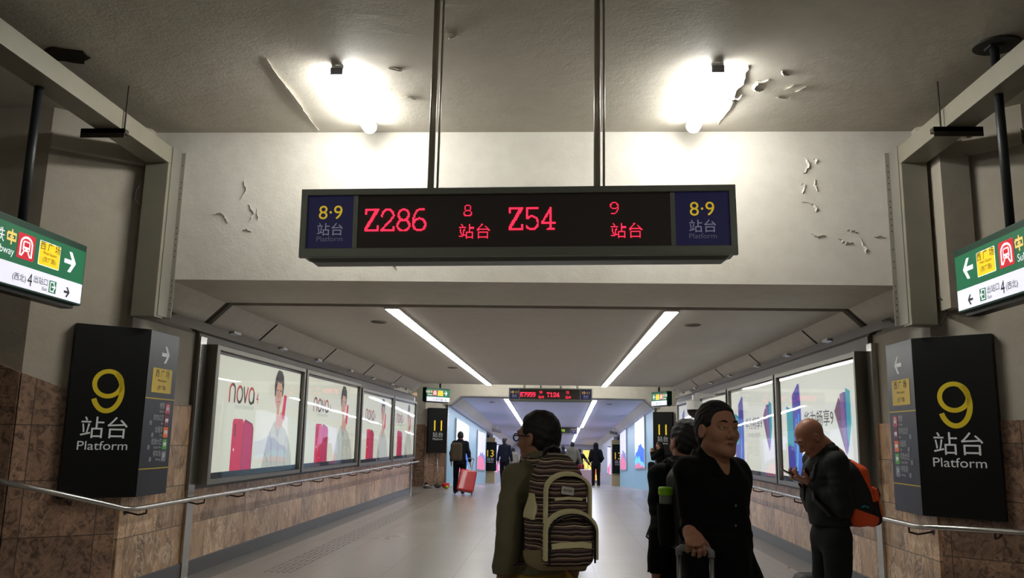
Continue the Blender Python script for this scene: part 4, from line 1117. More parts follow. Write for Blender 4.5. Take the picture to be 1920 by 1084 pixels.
# hangers and loose rods by the beams
def hanger(side):
    s = side; x = -3.9 if s < 0 else 3.25
    t = thing('beam_hanger', 'rusty bracket and thin rod hanging the %s ceiling beam' % ('left' if s < 0 else 'right'), 'bracket', (x, 6.6, 4.05))
    RU = mat('rusty dark steel', (62, 56, 48), .7, .4, var=(20, .3))
    MB().box(x - .22, x + .17, 6.55, 6.62, 4.06, 4.1).box(x - .22, x + .17, 6.55, 6.56, 4.02, 4.1).build('bracket', RU, t)
    xr = x + .15 if s < 0 else x - .15
    MB().tube([(xr, 6.58, 4.05), (xr, 6.58, 4.5)], .008, 8).build('threaded_rod', RU, t)
hanger(-1); hanger(1)
W_ = mat('black loose wire', (18, 17, 16), .6)
def wire(pts, label):
    tag(MB().tube(pts, .006, 6).build('loose_wire', W_, None, smooth=True), label, 'wire')
wire([(3.37, 7.44, 2.85), (3.42, 7.42, 2.8), (3.43, 7.42, 2.7), (3.39, 7.44, 2.62), (3.37, 7.45, 2.58)], 'short black wire curling from the foot of the right steel post')
wire([(-4.01, 7.44, 3.9), (-4.05, 7.42, 3.82), (-4.06, 7.42, 3.72), (-4.01, 7.44, 3.66)], 'short thin wire looping out of the left steel post')

# peeling paint: raised curls and ridges
def flakes(name, label, lines, frame, w=.025):
    m = MB()
    for ln in lines:
        rnd = random.Random(len(ln) + int(ln[0][0] * 1000))
        pts = []
        for a, b in zip(ln[:-1], ln[1:]):
            for i in range(5):
                f = i / 5
                pts.append((a[0] + (b[0] - a[0]) * f + rnd.uniform(-.008, .008), a[1] + (b[1] - a[1]) * f + rnd.uniform(-.008, .008)))
        pts.append(ln[-1])
        k = len(pts)
        vs = []
        for i, (u, v) in enumerate(pts):
            wv = w * rnd.uniform(.4, 1.2) * math.sin(math.pi * (i + .6) / (k + .2))
            a = pts[max(0, i - 1)]; b = pts[min(k - 1, i + 1)]
            dx, dy = b[0] - a[0], b[1] - a[1]; l = math.hypot(dx, dy) or 1
            nx, ny = -dy / l, dx / l
            vs += [frame.p(u, v, .001), frame.p(u + nx * wv * .6, v + ny * wv * .6, .004 + wv * .25), frame.p(u + nx * wv, v + ny * wv, .006 + wv * .7)]
        m.add(vs, [(3 * i + j, 3 * i + j + 1, 3 * i + j + 4, 3 * i + j + 3) for i in range(k - 1) for j in (0, 1)])
    o = m.build(name, frame.m, None, fix=False)
    sm = o.modifiers.new('thick', 'SOLIDIFY'); sm.thickness = .0025
    tag(o, label, 'peeling paint'); o['kind'] = 'stuff'
CF = Fr((0, 0, 4.5), (1, 0, 0), (0, -1, 0)); CF.m = CEILM
WF = Fr((0, YF, 0), (1, 0, 0), (0, 0, 1)); WF.m = PLASTER
flakes('peeling_paint', 'long straight crack of lifted paint on the hall ceiling, left of the lit batten', [[(-2.35, -6.07), (-2.37, -6.45), (-2.37, -6.75), (-2.38, -7.1), (-2.37, -7.62)]], CF, .035)
flakes('peeling_paint', 'ragged crack of curling paint close beside the right ceiling batten', [[(1.49, -6.25), (1.5, -6.5), (1.47, -6.75), (1.5, -7.0), (1.49, -7.5)], [(1.56, -6.8), (1.5, -6.9)], [(1.46, -6.9), (1.55, -7.0)]], CF, .032)
flakes('peeling_paint', 'round curl of peeling paint on the hall ceiling near the right batten', [[(1.72, -6.5), (1.63, -6.55), (1.61, -6.68), (1.66, -6.75), (1.72, -6.72)], [(1.78, -6.35), (1.79, -6.42), (1.86, -6.43)], [(1.9, -6.7), (1.95, -6.62)], [(2.0, -6.75), (2.06, -6.65)], [(1.85, -6.85), (1.95, -6.9), (2.0, -6.86)]], CF, .03)
flakes('peeling_paint', 'small torn paint flake on the ceiling between the two hanging rods', [[(-.86, -5.62), (-.8, -5.68), (-.76, -5.72)], [(-.84, -5.75), (-.78, -5.72)]], CF, .035)
flakes('peeling_paint', 'small blistered paint on the ceiling beside the left lit batten', [[(-1.55, -6.7), (-1.45, -6.66)], [(-1.5, -6.85), (-1.35, -6.82), (-1.28, -6.9)], [(-1.4, -6.25), (-1.3, -6.3)]], CF, .035)
flakes('peeling_paint', 'blistered column of paint on the white wall right of the train display', [[(2.33, 4.24), (2.36, 4.16), (2.32, 4.08)], [(2.42, 4.22), (2.44, 4.17)], [(2.25, 4.0), (2.32, 3.95), (2.3, 3.88)], [(2.43, 4.02), (2.4, 3.95), (2.45, 3.9)], [(2.3, 3.8), (2.4, 3.76), (2.42, 3.7)]], WF, .022)
flakes('peeling_paint', 'wide run of peeling paint on the white wall by the right steel post', [[(2.35, 3.5), (2.42, 3.44), (2.5, 3.47)], [(2.6, 3.44), (2.68, 3.38), (2.75, 3.4)], [(2.8, 3.46), (2.84, 3.36), (2.86, 3.3)], [(2.95, 3.45), (3.05, 3.45)], [(2.7, 3.52), (2.8, 3.5)]], WF, .022)
flakes('peeling_paint', 'vertical streak of peeling paint on the white wall left of the train display', [[(-3.12, 4.0), (-3.1, 3.9), (-3.14, 3.8)], [(-3.05, 3.75), (-3.0, 3.66), (-3.03, 3.58)], [(-2.96, 3.72), (-2.95, 3.6)], [(-3.08, 3.5), (-3.0, 3.48)]], WF, .02)
flakes('peeling_paint', 'single hooked scratch of lifted paint on the white wall near the left post', [[(-3.4, 3.66), (-3.3, 3.64), (-3.24, 3.57)]], WF, .02)
flakes('peeling_paint', 'small torn paint patch on the white wall under the train display', [[(-.35, 3.23), (-.25, 3.24), (-.15, 3.22)], [(.1, 3.24), (.18, 3.22)], [(-1.6, 3.15), (-1.55, 3.12)]], WF, .02)
hp = MB(); pts = [(-.17 + .17 * math.cos(a * .42) * (1 + .18 * math.sin(a * 2.3)), .13 * math.sin(a * .42) * (1 + .2 * math.sin(a * 1.7))) for a in range(15)]
hp.prism(Fr((-3.78, 5.98, 4.5), (1, 0, 0), (0, -1, 0)), pts, 0.0005, .012)
tag(hp.build('ceiling_hole', mat('dark broken plaster', (44, 40, 33), .9, var=(14, .4)), None), 'dark broken patch in the ceiling beside the left steel beam', 'hole')

# cleaning things by the left 11 board
t = thing('mop', 'long-handled mop leaning on the brown wall under the left 11 board', 'mop', (-3.62, 25.6, 0))
MB().tube([(-3.62, 25.6, .12), (-3.72, 25.95, 1.02)], .014, 10).build('handle', STEEL, t, smooth=True)
MB().ball((-3.61, 25.58, .07), (.11, .09, .07), 14, 8).build('mop_head', mat('grey mop yarn', (92, 88, 84), .9, bump=(60, .6, .02)), t, smooth=True)
t = thing('broom', 'thin-handled broom leaning beside the mop under the left 11 board', 'broom', (-3.72, 25.65, 0))
MB().tube([(-3.98, 25.66, .14), (-4.03, 25.98, .98)], .011, 10).build('handle', mat('grey broom handle', (150, 146, 138), .4), t, smooth=True)
MB().add([(-4.07, 25.62, 0), (-3.89, 25.62, 0), (-3.89, 25.69, 0), (-4.07, 25.69, 0), (-4.01, 25.64, .15), (-3.95, 25.64, .15), (-3.95, 25.67, .15), (-4.01, 25.67, .15)], [(0, 1, 2, 3), (4, 5, 6, 7), (0, 1, 5, 4), (1, 2, 6, 5), (2, 3, 7, 6), (3, 0, 4, 7)]).build('bristles', mat('dark bristles', (60, 52, 46), .9), t)
t = thing('dustpan', 'shallow steel dustpan on the floor at the foot of the mop', 'dustpan', (-3.85, 25.35, 0))
MB().tube([(-3.85, 25.35, .0), (-3.85, 25.35, .05), (-3.85, 25.35, .09)], [.14, .17, .18], 20, cap=False).disc(Fr((-3.85, 25.35, .005), (1, 0, 0), (0, 1, 0)), 0, 0, .14).build('pan', STEEL, t)
t = thing('cleaning_cloth', 'bright red bundled cloth with a yellow edge, on the floor beside the mop', 'cloth', (-3.36, 25.4, 0))
cl = MB().ball((-3.34, 25.4, .08), (.13, .10, .09), 18, 12)
rnd = random.Random(3); cl.v = [(x + .02 * math.sin(30 * z + 9 * x), y + .015 * math.sin(25 * x), max(0.0, z + .015 * math.sin(40 * x))) for x, y, z in cl.v]
cl.build('cloth_bundle', mat('bright red cloth', (216, 60, 66), .8), t, smooth=True)
cl = MB().ball((-3.3, 25.32, .045), (.07, .05, .05), 14, 8); cl.build('yellow_edge', mat('yellow green cloth', (178, 190, 60), .8), t, smooth=True)
# small camera at the passage end, pointing along the ramp
for x_, l_ in ((-3.0, 'left'), (2.75, 'right')):
    t = thing('bracket_camera', 'small grey surveillance camera under the ramp ceiling by the distant 13 board, %s side' % l_, 'security camera', (x_, 41.6, 1.75))
    MB().tube([(x_, 41.6, 2.1), (x_, 41.6, 1.92)], .02, 8).build('stem', WHITEM, t)
    MB().fbox(Fr((x_, 41.6, 1.86), (1, .5, -.2), (0, 0.2, 1)), -.22, .22, -.06, .06, -.06, .06).build('camera_body', mat('grey camera body', (128, 122, 118), .5), t)

# ================================================================== FIGURES: smooth solids on a grid
def axis_lines(lo, hi, h, fine):
    out = [lo]
    while out[-1] < hi:
        x = out[-1]; st = h
        for a, b, hf in fine:
            if a - h * .5 <= x <= b: st = min(st, hf)
        out.append(x + st)
    return np.array(out, np.float32)

class Field:
    def __init__(s, lo, hi, h, fine=()):
        s.ax = [axis_lines(lo[i], hi[i], h, [(f[0][i], f[1][i], f[2]) for f in fine]) for i in range(3)]
        s.V = np.full([len(a) for a in s.ax], 9.0, np.float32)
    def blk(s, lo, hi):
        sl = []
        for i in range(3):
            a = max(0, int(np.searchsorted(s.ax[i], lo[i])) - 1); b = min(len(s.ax[i]), int(np.searchsorted(s.ax[i], hi[i])) + 1)
            if b <= a: return None
            sl.append(slice(a, b))
        g = np.meshgrid(*[s.ax[i][sl[i]] for i in range(3)], indexing='ij')
        return tuple(sl), g
    def put(s, lo, hi, fn, op, k):
        pad = k + 0.035
        r = s.blk([x - pad for x in lo], [x + pad for x in hi])
        if r is None: return s
        sl, g = r
        d = fn(*g).astype(np.float32); v = s.V[sl]
        if op == 's': v = -v
        if k > 0:
            hh = np.maximum(k - np.abs(d - v), 0) / k
            o = np.minimum(d, v) - hh * hh * k * .25
        else: o = np.minimum(d, v)
        s.V[sl] = -o if op == 's' else o
        return s
    def cap(s, a, b, ra, rb, k=.02, flat=None, op='u'):
        a = np.array(a, float); b = np.array(b, float)
        ab = b - a; L2 = float(ab @ ab) + 1e-12
        def fn(x, y, z):
            px, py, pz = x - a[0], y - a[1], z - a[2]
            if flat is not None:
                n, f = flat; n = np.array(n, float); n = n / np.linalg.norm(n)
                q = (px * n[0] + py * n[1] + pz * n[2]); q = q * (1 / f - 1)
                px = px + n[0] * q; py = py + n[1] * q; pz = pz + n[2] * q
            t = np.clip((px * ab[0] + py * ab[1] + pz * ab[2]) / L2, 0, 1)
            dx, dy, dz = px - t * ab[0], py - t * ab[1], pz - t * ab[2]
            return np.sqrt(dx * dx + dy * dy + dz * dz) - (ra + (rb - ra) * t)
        r = max(ra, rb)
        return s.put(np.minimum(a, b) - r, np.maximum(a, b) + r, fn, op, k)
    def ell(s, c, r, R=None, k=.02, op='u'):
        c = np.array(c, float); r = np.array(r, float); R = np.eye(3) if R is None else R
        def fn(x, y, z):
            p = [x - c[0], y - c[1], z - c[2]]
            q = [p[0] * R[0, i] + p[1] * R[1, i] + p[2] * R[2, i] for i in range(3)]
            k0 = np.sqrt(sum((q[i] / r[i]) ** 2 for i in range(3)))
            k1 = np.sqrt(sum((q[i] / r[i] ** 2) ** 2 for i in range(3))) + 1e-6
            return k0 * (k0 - 1) / k1
        m = float(r.max())
        return s.put(c - m, c + m, fn, op, k)
    def rbox(s, c, hsz, rad, R=None, k=.01, op='u'):
        c = np.array(c, float); hsz = np.array(hsz, float); R = np.eye(3) if R is None else R
        def fn(x, y, z):
            p = [x - c[0], y - c[1], z - c[2]]
            q = [np.abs(p[0] * R[0, i] + p[1] * R[1, i] + p[2] * R[2, i]) - (hsz[i] - rad) for i in range(3)]
            o = np.sqrt(sum(np.maximum(v, 0) ** 2 for v in q)); i_ = np.minimum(np.maximum(np.maximum(q[0], q[1]), q[2]), 0)
            return o + i_ - rad
        m = float(np.linalg.norm(hsz))
        return s.put(c - m, c + m, fn, op, k)
    def half(s, p, n, k=0.0):
        """keep the side the normal points away from"""
        n = np.array(n, float); n = n / np.linalg.norm(n)
        g = np.meshgrid(*s.ax, indexing='ij')
        d = ((g[0] - p[0]) * n[0] + (g[1] - p[1]) * n[1] + (g[2] - p[2]) * n[2]).astype(np.float32)
        if k > 0:
            hh = np.maximum(k - np.abs(s.V - d), 0) / k
            s.V = np.maximum(s.V, d) + hh * hh * k * .25
        else: s.V = np.maximum(s.V, d)
        return s
    def wrinkle(s, amp, f=1.0, seed=0):
        g = np.meshgrid(*s.ax, indexing='ij'); x, y, z = g
        w = np.sin(f * (31 * z + 9 * x + 4 * np.sin(11 * x + 7 * y + seed)) + seed) * .6 + np.sin(f * (17 * z - 23 * x + 13 * y) + 1.7 * seed) * .45 + np.sin(f * (52 * z + 31 * y + 5 * np.sin(19 * z + seed))) * .3
        s.V = s.V + (amp * w).astype(np.float32)
        return s
    def mesh(s, name, m, parent, smooth=True):
        V = s.V; S = V < 0
        n = [d - 1 for d in V.shape]
        C = np.zeros(n, np.int8)
        cs = [(i, j, k) for i in (0, 1) for j in (0, 1) for k in (0, 1)]
        sub = lambda A, c: A[c[0]:c[0] + n[0], c[1]:c[1] + n[1], c[2]:c[2] + n[2]]
        for c in cs: C += sub(S, c)
        mix = (C > 0) & (C < 8)
        I = np.nonzero(mix); cnt = len(I[0])
        idx = np.full(n, -1, np.int64); idx[I] = np.arange(cnt)
        acc = np.zeros((cnt, 3)); num = np.zeros(cnt)
        gx = lambda c: [s.ax[t][I[t] + c[t]] for t in range(3)]
        val = {c: V[I[0] + c[0], I[1] + c[1], I[2] + c[2]] for c in cs}
        for c in cs:
            for t in range(3):
                if c[t] == 0:
                    e = list(c); e[t] = 1; e = tuple(e)
                    a, b = val[c], val[e]; x = (a < 0) != (b < 0)
                    tt = np.where(x, a / np.where(x, a - b, 1), 0)
                    A, B = gx(c), gx(e)
                    for q in range(3): acc[:, q] += np.where(x, A[q] + (B[q] - A[q]) * tt, 0)
                    num += x
        P = acc / num[:, None]
        faces = []
        for t in range(3):
            u, w = (t + 1) % 3, (t + 2) % 3
            sh = [slice(None)] * 3; sh2 = [slice(None)] * 3
            sh[t] = slice(0, -1); sh2[t] = slice(1, None)
            for q in (u, w): sh[q] = slice(1, -1); sh2[q] = slice(1, -1)
            a, b = S[tuple(sh)], S[tuple(sh2)]
            for up_first in (True, False):
                K = np.nonzero((a & ~b) if up_first else (~a & b))
                if not len(K[0]): continue
                base = [k.copy() for k in K]
                base[u] = base[u] + 1; base[w] = base[w] + 1
                def cell(du, dw):
                    q = [k.copy() for k in base]; q[u] = q[u] + du; q[w] = q[w] + dw
                    return idx[q[0], q[1], q[2]]
                f = np.stack([cell(-1, -1), cell(0, -1), cell(0, 0), cell(-1, 0)], 1)
                faces.append(f if up_first else f[:, ::-1])
        Fc = np.concatenate(faces); Fc = Fc[(Fc >= 0).all(1)]
        me = bpy.data.meshes.new(name)
        me.vertices.add(cnt); me.vertices.foreach_set('co', P.astype(np.float32).ravel())
        me.loops.add(Fc.size); me.loops.foreach_set('vertex_index', Fc.astype(np.int32).ravel())
        me.polygons.add(len(Fc)); me.polygons.foreach_set('loop_start', np.arange(0, Fc.size, 4, dtype=np.int32))
        me.polygons.foreach_set('loop_total', np.full(len(Fc), 4, np.int32))
        if smooth: me.polygons.foreach_set('use_smooth', np.ones(len(Fc), bool))
        me.update(calc_edges=True); me.validate()
        me.materials.append(m)
        o = bpy.data.objects.new(name, me); COL.objects.link(o); o.parent = parent
        return o

def rot(yaw=0.0, pitch=0.0, roll=0.0):
    """columns are the turned axes; yaw left, pitch up, roll towards own right"""
    return np.array((Matrix.Rotation(math.radians(yaw), 3, 'Z') @ Matrix.Rotation(math.radians(pitch), 3, 'X') @ Matrix.Rotation(math.radians(roll), 3, 'Y')))
def ik(s, w, l1, l2, pole):
    s, w, pole = (np.array(q, float) for q in (s, w, pole))
    d = w - s; L = np.linalg.norm(d); u = d / L
    if L > (l1 + l2) * .995: w = s + u * (l1 + l2) * .995; L = (l1 + l2) * .995
    a = (l1 * l1 - l2 * l2 + L * L) / (2 * L); h = math.sqrt(max(0, l1 * l1 - a * a))
    p = pole - u * (pole @ u); p = p / (np.linalg.norm(p) + 1e-9)
    return s + u * a + p * h, w

SKIN = mat('warm tan skin', (172, 124, 98), .5, sss=.12)
SKIN_D = mat('olive tan skin', (164, 118, 92), .5, sss=.12)
HAIR = mat('black hair', (14, 12, 11), .6, bump=(160, .6, .004))
EYEW = mat('eye white', (206, 200, 192), .25); EYEK = mat('dark iris', (22, 14, 10), .15)
LIPM = mat('muted lip skin', (128, 78, 68), .45)
BROW = mat('dark eyebrow', (30, 24, 21), .8)

def do_head(Fd, hc, R, hs, lod):
    H = lambda x, y, z: hc + R @ (np.array((x, y, z)) * hs)
    E = lambda c, r, k=.02, op='u', R2=None: Fd.ell(H(*c), np.array(r) * hs, R if R2 is None else R @ R2, k, op)
    K = lambda a, b, ra, rb, k=.015, op='u': Fd.cap(H(*a), H(*b), ra * hs, rb * hs, k, None, op)
    E((0, -.012, .035), (.077, .096, .088), .01)
    E((0, .025, -.035), (.063, .064, .085), .04)
    for s in (-1, 1):
        K((s * .046, .0, -.062), (s * .014, .07, -.098), .024, .018, .03)
        E((s * .043, .056, -.025), (.022, .02, .02), .03)
    E((0, .074, -.1), (.02, .016, .016), .02)
    K((0, -.02, -.04), (0, -.055, -.2), .054, .062, .03)
    if lod: 
        K((0, .085, .01), (0, .104, -.03), .009, .014, .015)
        for s in (-1, 1): E((s * .08, -.008, -.006), (.012, .02, .032), .006)
        return
    K((-.036, .080, .026), (.036, .080, .026), .013, .013, .02)
    for s in (-1, 1): E((s * .032, .098, .006), (.02, .016, .013), .014, 's')
    K((0, .084, .014), (0, .106, -.026), .008, .012, .012)
    E((0, .106, -.03), (.012, .012, .010), .008)
    for s in (-1, 1): E((s * .014, .094, -.034), (.009, .010, .008), .006)
    for s in (-1, 1):
        K((0, .091, -.0585), (s * .022, .081, -.062), .0075, .004, .006)
        K((0, .089, -.070), (s * .018, .081, -.067), .0085, .005, .006)
        K((0, .100, -.0645), (s * .024, .088, -.0645), .0022, .0016, .003, 's')
        K((s * .017, .0885, .0128), (s * .047, .079, .0108), .0062, .0056, .004)
        K((s * .020, .088, .001), (s * .044, .079, .001), .0036, .0034, .004)
        K((s * .02, .09, -.035), (s * .032, .076, -.066), .002, .001, .006, 's')
        T = rot(s * 12, 0, -s * 8)
        E((s * .081, -.006, -.004), (.010, .020, .033), .006, 'u', T)
        E((s * .090, -.002, -.002), (.005, .011, .020), .004, 's', T)

def do_hand(Fd, w, d, n, right, hs=1.0, curl=(25, 25, 18), spread=1.0, thumb=(.6, .75, .3), tcurl=.4, lod=0):
    d = np.array(d, float); d /= np.linalg.norm(d); n = np.array(n, float); n = n - d * (n @ d); n /= np.linalg.norm(n)
    s = np.cross(d, n) * (1 if right else -1)
    P = lambda a, b, c: w + (d * a + s * b + n * c) * hs
    Fd.cap(w - d * .02 * hs, P(.03, 0, 0), .024 * hs, .03 * hs, .02, (n, .72))
    Fd.cap(P(.025, .002, 0), P(.082, 0, 0), .034 * hs, .040 * hs, .012, (n, .38))
    Fd.cap(P(.02, .022, .006), P(.05, .034, .01), .015 * hs, .013 * hs, .015)
    if lod:
        Fd.cap(P(.08, 0, .002), P(.15, 0, .02), .034 * hs, .02 * hs, .01, (n, .4))
    L = (.074, .082, .076, .060)
    for j in range(4 if not lod else 0):
        b = P(.086 - (.004 if j in (0, 2) else (.012 if j == 3 else 0)), .0285 - .019 * j, 0)
        a = 0; cur = b; side = (.0285 - .019 * j) * 2.2 * spread
        for q, (fl, r0, r1) in enumerate(((.46, .0098, .0090), (.30, .0088, .0082), (.24, .0080, .0066))):
            a += math.radians(curl[q] * (1 + .06 * j))
            di = d * math.cos(a) + n * math.sin(a) + s * side; di /= np.linalg.norm(di)
            e = cur + di * L[j] * fl * hs
            Fd.cap(cur, e, r0 * hs, r1 * hs, .003)
            cur = e
    t0 = P(.03, .032, .008); a, b, c = thumb
    v = d * a + s * b + n * c; v /= np.linalg.norm(v)
    t1 = t0 + v * .038 * hs
    v2 = v + d * tcurl + n * tcurl; v2 /= np.linalg.norm(v2)
    t2 = t1 + v2 * .030 * hs
    Fd.cap(t0, t1, .0125 * hs, .0105 * hs, .006); Fd.cap(t1, t2, .0102 * hs, .0080 * hs, .003)

def person(label, loc, yaw, H=1.70, lod=0, group=None, skin=None, head=(0, 0, 0), headpos=(0, .03, 0), headscale=1.0, lean=0.0, leanx=0.0,
           armR=None, armL=None, handR={}, handL={}, legs=None, jacket=None, trousers=None, shoes=None, hair='short', hood=False, collar=True, neckcut='round', extra=None, shoulder=.168, girth=1.0):
    """armR/armL: dict(w=wrist point in figure space at scale 1.72, pole=...)."""
    t = thing('person', label, 'person', loc, math.radians(yaw), group)
    sc = H / 1.72
    skin = skin or SKIN
    A = lambda *p: np.array(p, float) * sc
    def up(x, y, z):                       # upper body lean
        f = max(0.0, z - .95)
        return A(x + leanx * f, y + lean * f, z)
    legs = legs or {}
    lg = {}
    for s, nm in ((1, 'R'), (-1, 'L')):
        d = legs.get(nm, {})
        lg[nm] = [A(s * .092, 0, .92), A(*d.get('knee', (s * .10, .02, .49))), A(*d.get('ankle', (s * .105, -.02, .085))), A(*d.get('toe', (s * .13, .15, .035)))]
    sh = {'R': up(shoulder, -.005, 1.405), 'L': up(-shoulder, -.005, 1.405)}
    arm = {}
    for nm, s, d in (('R', 1, armR), ('L', -1, armL)):
        d = d or {}
        w = A(*d.get('w', (s * .265, .05, .86)))
        e, w = ik(sh[nm], w, .295 * sc, .262 * sc, d.get('pole', (s * .4, -1, -.1)))
        arm[nm] = (sh[nm], e, w)
    hc = up(headpos[0], headpos[1], 1.595 + headpos[2]); Rh = rot(*head); hs = sc * headscale
    h = (.008, .014, .02)[lod]
    pts = [hc] + [p for v in lg.values() for p in v] + [p for v in arm.values() for p in v]
    lo = np.min(pts, 0) - .24; hi = np.max(pts, 0) + .26; lo[2] = -.03
    hf = (.0036, .008, .012)[lod]
    fine = [(hc - .14 * hs, hc + .15 * hs, hf)]
    for nm in 'RL': fine.append((arm[nm][2] - .14, arm[nm][2] + .14, (.0042, .009, .014)[lod]))
    if lod == 0:
        hmin = [f for f in fine]
    # body
    B = Field(lo, hi, h, fine)
    do_head(B, hc, Rh, hs, lod)
    B.cap(up(0, -.02, 1.42), hc + Rh @ (np.array((0, -.03, -.08)) * hs), .062 * sc, .055 * hs, .03)
    B.cap(up(0, 0, 1.1), up(0, 0, 1.33), .115 * sc, .135 * sc, .04, ((0, 1, 0), .72))
    B.cap(A(0, 0, .95), up(0, 0, 1.1), .12 * sc, .11 * sc, .04, ((0, 1, 0), .78))
    B.cap(sh['R'], sh['L'], .058 * sc, .058 * sc, .05)
    for nm in 'RL':
        a, e, w = arm[nm]
        B.cap(a, e, .05 * sc, .038 * sc, .02); B.cap(e, w, .038 * sc, .026 * sc, .015)
        hd = dict(handR if nm == 'R' else handL)
        dv = hd.pop('d', (w - e)); nn = hd.pop('n', ((-1 if nm == 'R' else 1), .1, 0))
        do_hand(B, w, dv, nn, nm == 'R', sc, lod=1 if lod == 2 else 0, **hd)
        p = lg[nm]
        B.cap(p[0], p[1], .078 * sc, .052 * sc, .03); B.cap(p[1], p[2], .05 * sc, .034 * sc, .02); B.cap(p[2], p[3], .034 * sc, .026 * sc, .02)
    B.mesh('body', skin, t)
    # hair
    if hair != 'none':
        f = Field(hc - .17 * hs, hc + .18 * hs, (.0045, .008, .012)[lod])
        T = lambda x, y, z: hc + Rh @ (np.array((x, y, z)) * hs)
        f.ell(T(0, -.014, .042), np.array((.0835, .104, .0945)) * hs, Rh, .0)
        f.ell(T(0, -.045, -.01), np.array((.078, .066, .085)) * hs, Rh, .03)
        f.wrinkle(.0022 * hs, 5.0, 2)
        fl = {'short': .086, 'receding': .095, 'long': .08}[hair]
        f.rbox(T(0, .1275, -.012), np.array((.12, .08, fl + .012)) * hs, .036 * hs, Rh, .012 * hs, 's')     # face opening
        f.rbox(T(0, .085, -.105), np.array((.12, .075, .09)) * hs, .02 * hs, Rh, .012 * hs, 's')
        for s in (-1, 1): f.ell(T(s * .086, .002, -.014), np.array((.02, .024, .036)) * hs, Rh, .006, 's')
        if hair != 'long': f.half(T(0, -.08, -.075), Rh @ np.array((0, .35, -1)))
        else: f.cap(T(0, -.06, -.03), T(0, -.085, -.16), .07 * hs, .06 * hs, .03)
        f.mesh('hair', HAIR, t)
    if lod < 2 and hair != 'x':
        T = lambda x, y, z: hc + Rh @ (np.array((x, y, z)) * hs)
        if lod == 0:
            lp = MB().tube([tuple(T(*q)) for q in ((-.023, .0850, -.0635), (-.010, .0945, -.0605), (0, .0970, -.0615), (.010, .0945, -.0605), (.023, .0850, -.0635))], [.001 * hs, .0032 * hs, .0034 * hs, .0032 * hs, .001 * hs], 8)
            lp.tube([tuple(T(*q)) for q in ((-.019, .0845, -.066), (-.009, .0945, -.069), (0, .0965, -.0697), (.009, .0945, -.069), (.019, .0845, -.066))], [.001 * hs, .0036 * hs, .004 * hs, .0036 * hs, .001 * hs], 8)
            lo2 = lp.build('lips', LIPM, None, smooth=True); lo2.parent = t
            for s in (-1, 1):
                ey = MB().ball((0, 0, 0), .0118 * hs, 16, 10); R4 = Rh
                ey.v = [tuple(T(s * .0315, .0775, .0075) + np.array(v)) for v in ey.v]
                eo = ey.build('eye', EYEW, None, smooth=True); eo.parent = t
                ir = MB().ball((0, 0, 0), .0068 * hs, 12, 8); ir.v = [tuple(T(s * .0315, .0835, .0075) + np.array(v)) for v in ir.v]
                io = ir.build('iris', EYEK, None, smooth=True); io.parent = eo
                bw = MB().tube([tuple(T(s * a, b, c)) for a, b, c in ((.014, .0925, .029), (.024, .0935, .034), (.036, .0915, .0355), (.049, .083, .029))], [.003 * hs, .0042 * hs, .004 * hs, .0018 * hs], 8)
                bo = bw.build('eyebrow', BROW, None, smooth=True); bo.parent = t
    # trousers
    tr = trousers or {}
    f = Field(np.array((lo[0] + .06, lo[1] + .06, -.02)), np.array((hi[0] - .06, hi[1] - .04, 1.12 * sc)), (.008, .013, .02)[lod])
    gz = tr.get('fit', 1.0)
    f.cap(A(0, 0, .93), A(0, 0, 1.04), .145 * sc * girth, .14 * sc * girth, .02, ((0, 1, 0), .78))
    for nm in 'RL':
        p = lg[nm]
        f.cap(p[0] * [1, 1, .98], p[1], .098 * sc * gz, .072 * sc * gz, .04); f.cap(p[1], p[2] + A(0, 0, .0), .072 * sc * gz, .062 * sc * gz, .02)
    f.wrinkle(.0035 if lod < 2 else .003, .8, 1.3 + loc[0]); f.half(A(0, 0, 1.06), (0, 0, 1))
    f.half(A(0, 0, .045), (0, 0, -1))
    f.mesh('trousers', tr.get('mat', MATS['black cotton']), t)
    # shoes
    for nm in 'RL':
        p = lg[nm]; dirv = p[3] - p[2]; dirv[2] = 0; dirv = dirv / np.linalg.norm(dirv)
        a = np.array((p[2][0], p[2][1], 0)); z0 = max(0.0, p[2][2] - .085 * sc)
        f = Field(a - .17 + np.array((0, 0, z0)) * 0, a + np.array((.3, .3, .25 + z0)), (.006, .009, .014)[lod])
        f = Field(np.minimum(a - dirv * .12, a + dirv * .26) - .08, np.maximum(a - dirv * .12, a + dirv * .26) + np.array((.08, .08, .2 + z0)), (.006, .009, .014)[lod])
        o = np.array((0, 0, z0))
        f.cap(a - dirv * .05 * sc + o + A(0, 0, .045), a + dirv * .17 * sc + o + A(0, 0, .035), .045 * sc, .040 * sc, .02, ((0, 0, 1), .8))
        f.cap(a + o + A(0, 0, .05), a + o + A(0, 0, .09), .046 * sc, .042 * sc, .02)
        f.half(o + A(0, 0, .008), (0, 0, -1))
        f.mesh('shoe', (shoes or {}).get('mat', MATS['black leather']), t)
    # jacket
    j = jacket or {}
    hem = j.get('hem', .88)
    f = Field(np.array((lo[0] + .03, lo[1] + .03, (hem - .1) * sc)), hi - [0.03, 0.03, 0.06], (.007, .012, .018)[lod])
    g = girth; dp = j.get('depth', .8)
    f.cap(A(0, 0, hem - .02), up(0, .0, 1.1), .158 * sc * g, .152 * sc * g, .03, ((0, 1, 0), dp))
    f.cap(up(0, 0, 1.1), up(0, 0, 1.31), .152 * sc * g, .158 * sc * g, .05, ((0, 1, 0), dp))
    f.cap(up(shoulder - .02, -.01, 1.40), up(-shoulder + .02, -.01, 1.40), .066 * sc, .066 * sc, .06)
    f.cap(up(0, -.02, 1.40), up(0, -.02, 1.475), .092 * sc, .076 * sc, .05)
